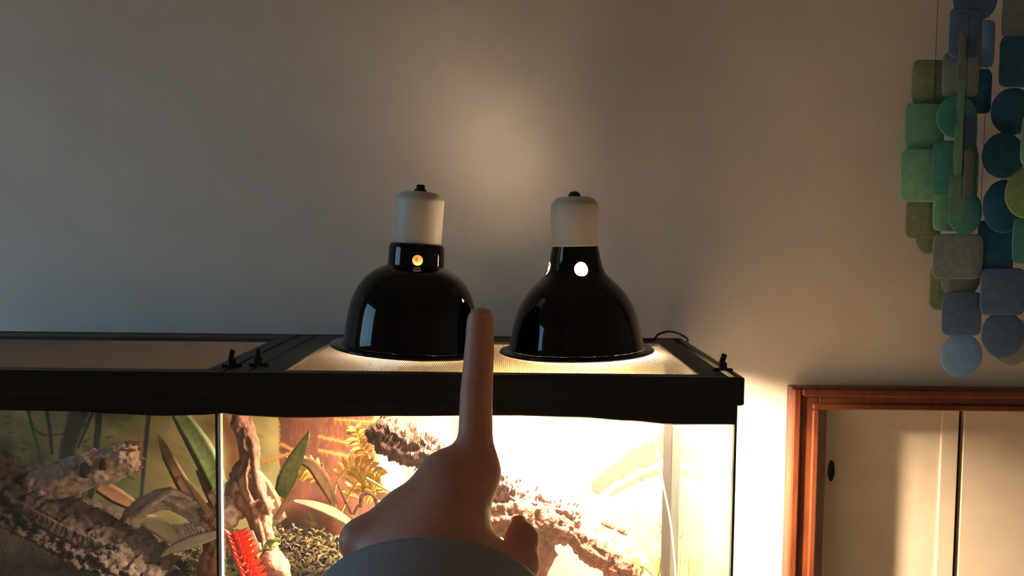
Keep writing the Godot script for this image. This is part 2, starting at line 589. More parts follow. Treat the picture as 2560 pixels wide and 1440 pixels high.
# ---------------------------------------------------------------- build
func _ready() -> void:
	rng.seed = 7
	nz.seed = 11
	nz.noise_type = FastNoiseLite.TYPE_SIMPLEX_SMOOTH
	nz.frequency = 1.0
	nz.fractal_octaves = 3
	# camera
	cam = Camera3D.new()
	cam.name = "camera"
	cam.position = Vector3(0, 1.30, 0)
	cam.basis = Basis(Vector3.RIGHT, deg_to_rad(-3.6)) * Basis(Vector3.BACK, deg_to_rad(0.6))
	cam.fov = rad_to_deg(2.0 * atan(720.0 / 2217.0))
	cam.near = 0.02
	cam.far = 100.0
	add_child(cam)
	# sky and exposure
	var env := Environment.new()
	env.background_mode = Environment.BG_SKY
	var sky_m := ProceduralSkyMaterial.new()
	sky_m.sky_top_color = Color(0.50, 0.72, 0.88)
	sky_m.sky_horizon_color = Color(0.62, 0.80, 0.91)
	sky_m.ground_horizon_color = Color(0.50, 0.55, 0.55)
	sky_m.ground_bottom_color = Color(0.36, 0.38, 0.36)
	sky_m.energy_multiplier = 5.2
	env.sky = Sky.new()
	env.sky.sky_material = sky_m
	env.tonemap_mode = Environment.TONE_MAPPER_LINEAR
	env.tonemap_exposure = 1.25
	env.sdfgi_enabled = true
	env.ssao_enabled = true
	env.ssil_enabled = true
	var we := WorldEnvironment.new()
	we.name = "environment"
	we.environment = env
	add_child(we)
	materials()
	room()
	terrarium()
	lids()
	lamps()
	cupboard()
	backdrop()
	scape()
	chime()
	hand()

func materials() -> void:
	M.wall = textured(Color(0.845, 0.825, 0.795), Color(0.88, 0.86, 0.83), 0.012, Vector3(1.5, 1.5, 1.5), 0.9, 0.02, 4)
	M.ceiling = mat(Color(0.82, 0.81, 0.79), 0.95)
	M.floor = textured(Color(0.62, 0.52, 0.42), Color(0.70, 0.60, 0.49), 0.01, Vector3(0.7, 0.7, 4.0), 0.6, 0.0, 5)
	M.white_paint = mat(Color(0.85, 0.85, 0.83), 0.5)
	M.black = mat(Color(0.038, 0.034, 0.036), 0.28)
	M.lid_black = mat(Color(0.16, 0.155, 0.15), 0.55)
	M.lamp_black = mat(Color(0.012, 0.012, 0.014), 0.04)
	M.lamp_black.metallic_specular = 0.40
	M.reflector = mat(Color(0.9, 0.89, 0.87), 0.45)
	M.socket = textured(Color(0.78, 0.75, 0.71), Color(0.81, 0.78, 0.74), 0.03, Vector3(9, 9, 9), 0.45, 0.0, 8)
	M.rubber = mat(Color(0.05, 0.048, 0.048), 0.6)
	M.brass = mat(Color(0.75, 0.66, 0.45), 0.35, 1.0)
	M.screen_wire = mat(Color(0.50, 0.48, 0.46), 0.5)
	M.glass = mat(Color(0.9, 1.0, 0.96, 0.02), 0.0)
	M.glass.transparency = BaseMaterial3D.TRANSPARENCY_ALPHA
	M.glass_edge = mat(Color(0.16, 0.24, 0.21), 0.15)
	M.silicone = textured(Color(0.060, 0.050, 0.045), Color(0.10, 0.08, 0.07), 0.05, Vector3(12, 12, 12), 0.6, 0.02, 9)
	M.wood_frame = textured(Color(0.33, 0.16, 0.09), Color(0.48, 0.26, 0.15), 0.014, Vector3(6, 1.4, 6), 0.38, 0.02, 12)
	M.wood_dark = textured(Color(0.15, 0.075, 0.04), Color(0.27, 0.15, 0.08), 0.02, Vector3(5, 2, 5), 0.6, 0.0, 13)
	M.cream = textured(Color(0.83, 0.78, 0.70), Color(0.87, 0.82, 0.74), 0.012, Vector3(2.5, 2.5, 2.5), 0.55, 0.01, 14)
	M.tan_strip = textured(Color(0.58, 0.47, 0.39), Color(0.64, 0.53, 0.45), 0.012, Vector3(4, 1.5, 4), 0.6, 0.0, 15)
	M.driftwood = textured(Color(0.50, 0.42, 0.39), Color(0.84, 0.76, 0.71), 0.025, Vector3(7, 7, 7), 0.9, 0.12, 21)
	M.red_wood = textured(Color(0.36, 0.23, 0.185), Color(0.64, 0.47, 0.40), 0.025, Vector3(8, 8, 8), 0.85, 0.12, 22)
	M.cork = textured(Color(0.10, 0.075, 0.072), Color(0.38, 0.31, 0.295), 0.03, Vector3(6, 6, 6), 0.95, 0.3, 23)
	M.pale_bark = textured(Color(0.66, 0.56, 0.46), Color(0.80, 0.72, 0.62), 0.02, Vector3(6, 6, 6), 0.9, 0.08, 24)
	M.orange_bark = textured(Color(0.22, 0.09, 0.05), Color(0.46, 0.24, 0.15), 0.035, Vector3(7, 7, 7), 0.95, 0.3, 25)
	M.fibre = textured(Color(0.17, 0.10, 0.095), Color(0.56, 0.43, 0.37), 0.05, Vector3(9, 2.5, 9), 0.95, 0.3, 26)
	M.soil = textured(Color(0.09, 0.065, 0.05), Color(0.20, 0.15, 0.11), 0.05, Vector3(8, 8, 8), 1.0, 0.4, 27)
	M.sand = textured(Color(0.78, 0.70, 0.58), Color(0.88, 0.81, 0.70), 0.1, Vector3(10, 10, 10), 0.95, 0.1, 28)
	M.green_leaf = textured(Color(0.24, 0.34, 0.18), Color(0.50, 0.55, 0.36), 0.03, Vector3(9, 9, 9), 0.55, 0.0, 31)
	M.olive_leaf = textured(Color(0.33, 0.38, 0.17), Color(0.48, 0.50, 0.27), 0.03, Vector3(9, 9, 9), 0.6, 0.0, 32)
	M.dry_leaf = textured(Color(0.42, 0.30, 0.21), Color(0.58, 0.45, 0.33), 0.03, Vector3(9, 9, 9), 0.7, 0.0, 33)
	M.pale_leaf = textured(Color(0.66, 0.62, 0.50), Color(0.78, 0.74, 0.64), 0.02, Vector3(9, 9, 9), 0.65, 0.0, 34)
	M.gold_leaf = textured(Color(0.72, 0.56, 0.22), Color(0.86, 0.74, 0.38), 0.03, Vector3(9, 9, 9), 0.6, 0.0, 35)
	M.red_leaf = textured(Color(0.72, 0.13, 0.06), Color(0.84, 0.24, 0.10), 0.04, Vector3(12, 12, 12), 0.5, 0.0, 36)
	M.moss = textured(Color(0.27, 0.26, 0.13), Color(0.54, 0.50, 0.29), 0.05, Vector3(14, 14, 14), 0.9, 0.0, 37)
	M.forest_moss = textured(Color(0.20, 0.165, 0.09), Color(0.42, 0.35, 0.19), 0.05, Vector3(14, 14, 14), 0.9, 0.0, 39)
	M.dead_moss = textured(Color(0.28, 0.19, 0.15), Color(0.56, 0.43, 0.36), 0.05, Vector3(14, 14, 14), 0.95, 0.0, 38)
	M.cable = mat(Color(0.75, 0.66, 0.52), 0.5)
	M.skin = textured(Color(0.74, 0.53, 0.45), Color(0.80, 0.59, 0.50), 0.03, Vector3(14, 14, 14), 0.5, 0.01, 41)
	M.skin.subsurf_scatter_enabled = true
	M.skin.subsurf_scatter_strength = 0.08
	M.nail = mat(Color(0.78, 0.58, 0.52), 0.3)
	M.sleeve = textured(Color(0.54, 0.56, 0.59), Color(0.62, 0.64, 0.67), 0.08, Vector3(20, 20, 20), 0.95, 0.05, 42)

func room() -> void:
	# the room goes on behind the camera; daylight comes through the window beside the tank's short end
	var X0 := -1.45
	var X1 := 1.5
	var Z0 := -1.10
	var Z1 := 1.7
	var H := 2.45
	structure(part("floor", boxes([span(X0 - .2, X1 + .2, -0.12, 0, Z0 - .3, Z1 + .2)]), M.floor))
	structure(part("ceiling", boxes([span(X0 - .2, X1 + .2, H, H + .12, Z0 - .3, Z1 + .2)]), M.ceiling))
	# wall with a cupboard recess
	structure(part("wall_back", boxes([span(X0 - .2, 0.372, 0, H, Z0 - .2, Z0), span(0.372, 1.10, 1.092, H, Z0 - .2, Z0), span(0.372, 1.10, 0, 0.40, Z0 - .2, Z0), span(1.10, X1 + .2, 0, H, Z0 - .2, Z0), span(0.372, 1.10, 0.40, 1.092, Z0 - .2, Z0 - .07)]), M.wall))
	structure(part("wall_front", boxes([span(X0 - .2, X1 + .2, 0, H, Z1, Z1 + .15)]), M.wall))
	structure(part("wall_right", boxes([span(X1, X1 + .15, 0, H, Z0, Z1)]), M.wall))
	# left wall round the window opening
	var wz0 := -0.88
	var wz1 := -0.12
	var wy0 := 0.95
	var wy1 := 1.82
	structure(part("wall_left", boxes([span(X0 - .15, X0, 0, H, Z0, wz0), span(X0 - .15, X0, 0, H, wz1, Z1), span(X0 - .15, X0, 0, wy0, wz0, wz1), span(X0 - .15, X0, wy1, H, wz0, wz1)]), M.wall))
	var w := Node3D.new()
	w.name = "window_1"
	add_child(w)
	structure(w)
	w.position = Vector3(X0 - 0.07, wy0, (wz0 + wz1) / 2)
	var hw := (wz1 - wz0) / 2
	var hh := wy1 - wy0
	part("window_frame", boxes([[Vector3(0, 0.025, 0), Vector3(0.06, 0.05, hw * 2)], [Vector3(0, hh - 0.025, 0), Vector3(0.06, 0.05, hw * 2)], [Vector3(0, hh / 2, hw - 0.025), Vector3(0.06, hh - 0.1, 0.05)], [Vector3(0, hh / 2, -hw + 0.025), Vector3(0.06, hh - 0.1, 0.05)]]), M.white_paint, w)
	part("pane", boxes([[Vector3(0, hh / 2, 0), Vector3(0.004, hh - 0.1, hw * 2 - 0.1)]]), M.glass, w)
	part("window_sill", boxes([[Vector3(0.10, -0.012, 0), Vector3(0.14, 0.024, hw * 2 + 0.08)]], 0.004), M.white_paint, w)
	structure(part("baseboard_back", boxes([span(X0, X1, 0, 0.09, Z0, Z0 + 0.014)], 0.003), M.white_paint))

const RX := 0.200       # right side of the rim
const LX := -0.655      # left side of the rim
const FZ := -0.752      # front of the rim
const BZ := -1.036      # back of the rim
const TOP := 1.178
const BOT := 0.735

func terrarium() -> void:
	# stand under the tank
	var s := thing("tank_stand", "dark wooden stand carrying the glass terrarium", "stand", Vector3(-0.2275, 0, -0.894))
	part("stand_top", boxes([[Vector3(0, BOT - 0.0215, 0), Vector3(0.90, 0.035, 0.32)]], 0.003), M.wood_dark, s)
	for x in [-0.42, 0.42]:
		for z in [-0.13, 0.13]:
			part("leg", boxes([[Vector3(x, (BOT - 0.039) / 2, z), Vector3(0.05, BOT - 0.039, 0.05)]], 0.003), M.wood_dark, s)
	part("stand_shelf", boxes([[Vector3(0, 0.2, 0), Vector3(0.79, 0.02, 0.21)]]), M.wood_dark, s)
	# the tank
	var t := thing("terrarium", "long glass terrarium with a black plastic rim, planted inside", "terrarium", Vector3(0, BOT, 0))
	var g := 0.005
	var gx := RX - 0.0065  # outer face of the side glass
	var gl := LX + 0.0065
	var gf := FZ - 0.006
	var gb := BZ + 0.0085
	var hg := TOP - 0.006 - BOT
	var mid := -0.2530
	part("front_pane", boxes([span(mid + 0.002, gx, 0.004, hg, gf - g, gf)]), M.glass, t).set_meta("label", "clear glass front pane beside the pane seam")
	part("front_pane", boxes([span(gl, mid - 0.002, 0.004, hg, gf - g, gf)]), M.glass, t)
	part("side_pane", boxes([span(gx - g, gx, 0.004, hg, gb + g, gf - g)]), M.glass, t)
	part("side_pane", boxes([span(gl, gl + g, 0.004, hg, gb + g, gf - g)]), M.glass, t)
	part("back_pane", boxes([span(gl, gx, 0.004, hg, gb, gb + g)]), M.glass, t)
	part("bottom_panel", boxes([span(gl, gx, 0.0, 0.004, gb, gf)]), M.black, t)
	# seam between the two front panes: edge highlight painted in as a white strip, and a grey strip
	part("pane_edge", boxes([span(mid - 0.0002, mid + 0.0022, 0.004, hg, gf - g - 0.0006, gf + 0.0006)]), M.white_paint, t).set_meta("label", "white strip painted as the highlight on the glass edge between the front panes")
	part("pane_edge", boxes([span(mid - 0.0024, mid - 0.0002, 0.004, hg, gf - g - 0.0004, gf + 0.0004)]), M.glass_edge, t).set_meta("label", "dark green glass edge between the front panes")
	part("pane_edge", boxes([span(gx, gx + 0.0022, 0.004, hg, gf - g, gf + 0.0004)]), M.glass_edge, t).set_meta("label", "dark green outer edge of the front glass")
	# silicone in the back corners
	part("corner_seal", boxes([span(gx - g - 0.0098, gx - g - 0.0004, 0.004, hg, gb + g, gb + g + 0.0012)]), M.silicone, t).set_meta("label", "brownish silicone strip down the back corner")
	part("corner_seal", boxes([span(gl + g + 0.0004, gl + g + 0.0098, 0.004, hg, gb + g, gb + g + 0.0012)]), M.silicone, t)
	# rim: upper band all round, lower lip with a gently waving edge in front
	var yb := 1.1535 - BOT
	var yt := TOP - BOT
	part("rim_band", boxes([span(LX, RX, yb, yt, FZ - 0.0045, FZ)], 0.0011), M.black, t).set_meta("label", "glossy black front band of the rim")
	part("rim_band", boxes([span(LX, RX, yb, yt, BZ, BZ + 0.006)], 0.0011), M.black, t)
	part("rim_band", boxes([span(RX - 0.0055, RX, yb, yt, BZ + 0.006, FZ - 0.0045)], 0.0011), M.black, t)
	part("rim_band", boxes([span(LX, LX + 0.0055, yb, yt, BZ + 0.006, FZ - 0.0045)], 0.0011), M.black, t)
	# ledge that carries the lids, and the cross brace between them
	part("rim_ledge", boxes([span(LX + 0.0055, RX - 0.0055, yt - 0.0085, yt - 0.0055, FZ - 0.021, FZ - 0.0120), span(LX + 0.0055, RX - 0.0055, yt - 0.0085, yt - 0.0055, BZ + 0.014, BZ + 0.021), span(RX - 0.020, RX - 0.013, yt - 0.0085, yt - 0.0055, BZ + 0.021, FZ - 0.021)]), M.black, t)
	part("cross_brace", boxes([span(-0.2485, -0.2285, yt - 0.012, yt - 0.0008, BZ + 0.006, FZ - 0.0045)], 0.001), M.lid_black, t)
	var keys := [[-0.655, 1.1418], [-0.56, 1.1425], [-0.47, 1.1428], [-0.375, 1.1424], [-0.335, 1.1405], [-0.30, 1.1392], [-0.262, 1.1405], [-0.248, 1.1422], [-0.234, 1.1402], [-0.19, 1.1388], [-0.10, 1.1412], [0.0, 1.1425], [0.06, 1.1415], [0.10, 1.1390], [0.14, 1.1362], [0.195, 1.1368]]
	var rows := []
	for k in 97:
		var x := lerpf(LX + 0.004, RX - 0.0072, k / 96.0)
		var y := 1.14
		for i in keys.size() - 1:
			if x >= keys[i][0] and x <= keys[i + 1][0]:
				y = lerpf(keys[i][1], keys[i + 1][1], smoothstep(0, 1, (x - keys[i][0]) / (keys[i + 1][0] - keys[i][0])))
		y -= BOT
		rows.append([Vector3(x, yb + 0.002, FZ - 0.0008), Vector3(x, y + 0.001, FZ - 0.0008), Vector3(x, y, FZ - 0.0018), Vector3(x, y, FZ - 0.0052), Vector3(x, yb + 0.002, FZ - 0.0052)])
	var st := tool()
	add_grid(st, rows, true, -1)
	part("rim_lip", finish(st), M.black, t).set_meta("label", "thin black lower lip of the rim with a waving edge")
	part("rim_lip", boxes([span(LX + 0.004, RX - 0.004, 1.142 - BOT, yb + 0.001, BZ + 0.002, BZ + 0.006)]), M.black, t)

func screen(x0: float, x1: float, z0: float, z1: float, y: float) -> ArrayMesh:
	# woven wire: four-sided wires both ways
	var st := tool()
	st.set_smooth_group(-1)
	var p := 0.0019
	var r := 0.00013
	for i in int((x1 - x0) / p):
		var x := x0 + (i + 0.5) * p
		var a := [Vector3(x - r, y, z0), Vector3(x, y + r, z0), Vector3(x + r, y, z0), Vector3(x, y - r, z0)]
		for k in 4:
			var l := (k + 1) % 4
			var off := Vector3(0, 0, z1 - z0)
			quad(st, a[k], a[l], a[l] + off, a[k] + off)
	for i in int((z1 - z0) / p):
		var z := z0 + (i + 0.5) * p
		var a := [Vector3(x0, y, z - r), Vector3(x0, y + r, z), Vector3(x0, y, z + r), Vector3(x0, y - r, z)]
		for k in 4:
			var l := (k + 1) % 4
			var off := Vector3(x1 - x0, 0, 0)
			quad(st, a[k] + off, a[l] + off, a[l], a[k])
	return finish(st)

func lids() -> void:
	var y := TOP - 0.0040
	var lids_at := [[-0.2265, 0.1885, -0.1985, 0.1645, "black-framed screen lid under the two dome lamps"], [LX + 0.008, -0.2505, LX + 0.035, -0.2665, "empty black-framed screen lid beyond the cross brace"]]
	for l in lids_at:
		var t := thing("screen_lid", l[4], "lid", Vector3(0, y, 0), "screen lids of the terrarium")
		var x0: float = l[0]
		var x1: float = l[1]
		var i0: float = l[2]
		var i1: float = l[3]
		var z0 := BZ + 0.0075
		var z1 := FZ - 0.0062
		var iz0 := BZ + 0.044
		var iz1 := FZ - 0.0185
		part("lid_rail", boxes([span(x0, x1, -0.001, 0.0035, z1, iz1)], 0.0008), M.lid_black, t)
		part("lid_rail", boxes([span(x0, x1, -0.001, 0.0035, iz0, z0)], 0.0008), M.lid_black, t)
		part("lid_rail", boxes([span(x0, i0, -0.001, 0.0035, iz0, iz1)], 0.0008), M.lid_black, t)
		part("lid_rail", boxes([span(i1, x1, -0.001, 0.0035, iz0, iz1)], 0.0008), M.lid_black, t)
		var m := part("wire_mesh", screen(i0 - 0.002, i1 + 0.002, iz0 - 0.002, iz1 + 0.002, -0.0004), M.screen_wire, t)
		m.set_meta("kind", "stuff")
		m.set_meta("label", "fine grey wire mesh of the lid")
	# clips standing on the joints
	var k := 0
	for c in [[-0.2495, -0.786, "black lid clip on the empty lid side of the cross brace"], [-0.2275, -0.793, "black lid clip on the lamp side of the cross brace"], [0.1905, -0.792, "black lid clip at the terrarium end beside the cord"]]:
		var t := thing("lid_clip", c[2], "clip", Vector3(c[0], TOP - 0.0005, c[1]), "lid clips")
		t.rotation_degrees.y = [14, 0, -10][k]
		part("clip_bar", boxes([[Vector3(0, 0.0012, 0), Vector3(0.0175, 0.0024, 0.0042)]], 0.0007), M.rubber, t)
		part("clip_body", boxes([[Vector3(0, 0.0040, 0), Vector3(0.0068, 0.0080, 0.0068)]], 0.001), M.rubber, t)
		part("clip_tab", boxes([[Vector3(-0.0002, 0.0105, -0.0004), Vector3(0.0048, 0.0100, 0.0032), Basis(Vector3.BACK, [-0.22, 0.0, -0.3][k])]], 0.0008), M.rubber, t)
		k += 1

func lamps() -> void:
	var sr := 0.9166 / 2217.0
	var prof_r := [[12, 172], [20, 168], [39, 164], [56, 161], [73, 157], [94, 151], [115, 143], [131, 135], [146, 126], [160, 115], [171, 104], [181, 93], [190, 84], [197, 77.5], [205, 72.5], [216, 68], [228, 65], [238, 63], [255, 60], [268, 57.5]]
	var cap_r := [[262, 40], [266, 57], [268, 58.5], [275, 59], [340, 59.5], [370, 59], [374, 57], [381, 52], [387, 44], [390, 36], [391, 0]]
	dome_lamp(Vector3(0.0677, TOP - 0.0022, -0.9166), sr, prof_r, 191.0, 235.0, 17.0, [deg_to_rad(8), deg_to_rad(-84), deg_to_rad(-150), deg_to_rad(92)], cap_r, 0.070, 2.60, 40.0, Color(1.0, 0.87, 0.72), 0.058, "black dome lamp with brightly glowing vent holes, nearer the cupboard", Vector3(0, 0, 1.6), 1)
	var sl := 0.891 / 2217.0
	var prof_l := [[12, 173], [20, 169], [36, 166], [60, 164], [91, 160], [110, 157], [125, 152], [140, 147], [154, 140], [168, 131], [180, 121], [190, 110], [198, 99], [204, 88], [208, 79], [210.5, 73], [213, 70.5], [217, 70], [230, 69.7], [250, 69.5], [258, 69], [264, 67], [268, 63], [269, 58]]
	var cap_l := [[262, 40], [266, 58], [270, 60], [340, 60.5], [374, 61], [378, 60], [381, 57.5], [388, 52], [394, 44], [397, 33], [398, 0]]
	dome_lamp(Vector3(-0.1020, TOP + 0.0022, -0.8910), sl, prof_l, 214.5, 243.0, 13.0, [deg_to_rad(9), deg_to_rad(-85), deg_to_rad(90), deg_to_rad(185)], cap_l, 0.004, 0.13, 0.05, Color(1.0, 0.87, 0.72), 0.055, "black dome lamp with a dim vent hole, nearer the empty lid", Vector3(0, 0, -3.4), 0)
	# cord lying behind the lamp over the corner of the lid
	tag(part("lamp_cord", tube([Vector3(0.125, TOP + 0.0010, -1.000), Vector3(0.148, TOP + 0.0014, -1.006), at(1634, 848, -1.012), at(1646, 836, -1.020), at(1672, 829, -1.032), at(1700, 836, -1.044), at(1719, 853, -1.052), Vector3(0.196, TOP - 0.020, -1.060), Vector3(0.172, TOP - 0.06, -1.062), Vector3(0.165, 0.9, -1.062), Vector3(0.165, 0.45, -1.070)], [0.0013, 0.0013, 0.0013, 0.0013, 0.0013, 0.0013, 0.0013, 0.0013, 0.0013, 0.0013, 0.0013], 8, 0.0, 1.0, 8), M.rubber), "thin black cord looping over the back corner of the lid", "cord")

func cupboard() -> void:
	var t := thing("wall_cupboard", "brown wood-framed cupboard front with cream panels set in the wall", "cupboard", Vector3(0.72, 0.40, -1.10))
	var o := t.position
	var fz := 0.027
	# frame: face boards with a raised outer bead and an inner bead
	var xl := 0.3455 - o.x
	var xi := 0.3790 - o.x
	var xr := 1.125 - o.x
	var yt := 1.1135 - o.y
	var yi := 1.0865 - o.y
	var yb := -0.03
	part("frame_stile", boxes([span(xl, xi, yb, yt, 0.0, fz - 0.006)], 0.001), M.wood_frame, t)
	part("frame_rail", boxes([span(xi, xr, yi, yt, 0.0, fz - 0.006)], 0.001), M.wood_frame, t)
	part("frame_stile", boxes([span(xr - 0.035, xr, yb, yi, 0.0, fz - 0.006)], 0.001), M.wood_frame, t)
	part("frame_rail", boxes([span(xi, xr - 0.035, yb, yb + 0.03, 0.0, fz - 0.006)], 0.001), M.wood_frame, t)
	part("outer_bead", boxes([span(xl, xl + 0.0105, yb, yt, fz - 0.007, fz)], 0.0022), M.wood_frame, t)
	part("outer_bead", boxes([span(xl + 0.0105, xr, yt - 0.0105, yt, fz - 0.007, fz)], 0.0022), M.wood_frame, t)
	part("inner_bead", boxes([span(xi - 0.008, xi, yb, yi, fz - 0.0075, fz - 0.003)], 0.0015), M.wood_frame, t)
	part("inner_bead", boxes([span(xi - 0.008, xr - 0.035, yi, yi + 0.008, fz - 0.0075, fz - 0.003)], 0.0015), M.wood_frame, t)
	# sliding panels standing in the recess
	var z0 := -0.049
	var e0 := at(2060, 1230, -1.149).x - o.x
	var e1 := at(2345, 1230, -1.149).x - o.x
	var e2 := at(2388, 1230, -1.149).x - o.x
	var e3 := at(2402, 1230, -1.149).x - o.x
	part("edge_strip", boxes([span(0.374 - o.x, e0, 0.002, 0.689, z0 - 0.02, z0 + 0.0012)]), M.tan_strip, t)
	part("sliding_panel", boxes([span(e0, e1, 0.002, 0.689, z0 - 0.02, z0)]), M.cream, t).set_meta("label", "cream panel with a dark oval finger hole")
	part("panel_batten", boxes([span(e1, e2, 0.002, 0.689, z0 - 0.02, z0 + 0.003)], 0.001), M.cream, t)
	part("panel_gap", boxes([span(e2, e3, 0.002, 0.689, z0 - 0.02, z0 - 0.008)]), M.wood_dark, t)
	part("sliding_panel", boxes([span(e3, 1.095 - o.x, 0.002, 0.689, z0 - 0.02, z0 + 0.001)], 0.001), M.cream, t)
	# finger hole: dark cup with a thin rim
	var c := at(2078, 1177, -1.10 + z0)
	var cup := []
	for q in [[1.0, -0.001], [1.0, 0.0010], [0.9, 0.0014], [0.8, 0.0006], [0.0, 0.0003]]:
		var ring := []
		for j in 24:
			var a := TAU * j / 24
			ring.append(c - o + Vector3(cos(a) * 0.0042 * q[0], sin(a) * 0.0140 * q[0], q[1]))
		cup.append(ring)
	var st := tool()
	add_grid(st, cup, true)
	part("finger_pull", finish(st), M.rubber, t)

func backdrop() -> void:
	var m := mat(Color.WHITE, 0.6)
	m.albedo_texture = make_poster()
	m.metallic_specular = 0.05
	var st := tool()
	st.set_smooth_group(-1)
	# printed sheet with a little thickness, taped behind the back glass
	var z := BZ + 0.0080
	var a := Vector3(PX0, PY0, z)
	var b := Vector3(PX1, PY0, z)
	var c := Vector3(PX1, PY1, z)
	var d := Vector3(PX0, PY1, z)
	tri(st, a, c, b, Vector2(0, 1), Vector2(1, 0), Vector2(1, 1))
	tri(st, a, d, c, Vector2(0, 1), Vector2(0, 0), Vector2(1, 0))
	var off := Vector3(0, 0, -0.0004)
	for q in [[a, b], [b, c], [c, d], [d, a]]:
		quad(st, q[0], q[1], q[1] + off, q[0] + off)
	quad(st, a + off, b + off, c + off, d + off)
	tag(part("printed_backdrop", finish(st), m), "printed forest backdrop sheet behind the terrarium glass", "backdrop")

func ground_y(x: float, z: float) -> float:
	return 0.905 + 0.02 * nz.get_noise_2d(x * 9.0, z * 9.0) + 0.006 * nz.get_noise_2d(x * 50.0, z * 50.0) + 0.045 * smoothstep(-0.85, -1.02, z) * (1.0 - smoothstep(-0.12, -0.02, x)) - 0.055 * smoothstep(-0.05, 0.06, x)

func leaf_px(pts: Array, wid: Array, z0: float, z1: float, face: Vector3, m: Material, label: String, called := "blade_leaf", category := "leaf", group := "", fold := 0.2) -> Node3D:
	var p := []
	var w := []
	for i in pts.size():
		var z := lerpf(z0, z1, float(i) / (pts.size() - 1))
		p.append(at(pts[i][0], pts[i][1], z))
		w.append(wid[i] * -z / 2217.0)
	return tag(part(called, leaf(p, w, face, 0.0011, fold), m), label, category, group)

func route(list: Array) -> Array:
	var p := []
	for q in list: p.append(at(q[0], q[1], q[2]))
	return p

func radii(list: Array) -> Array:
	var r := []
	for q in list: r.append(q[3] * -q[2] / 2217.0)
	return r

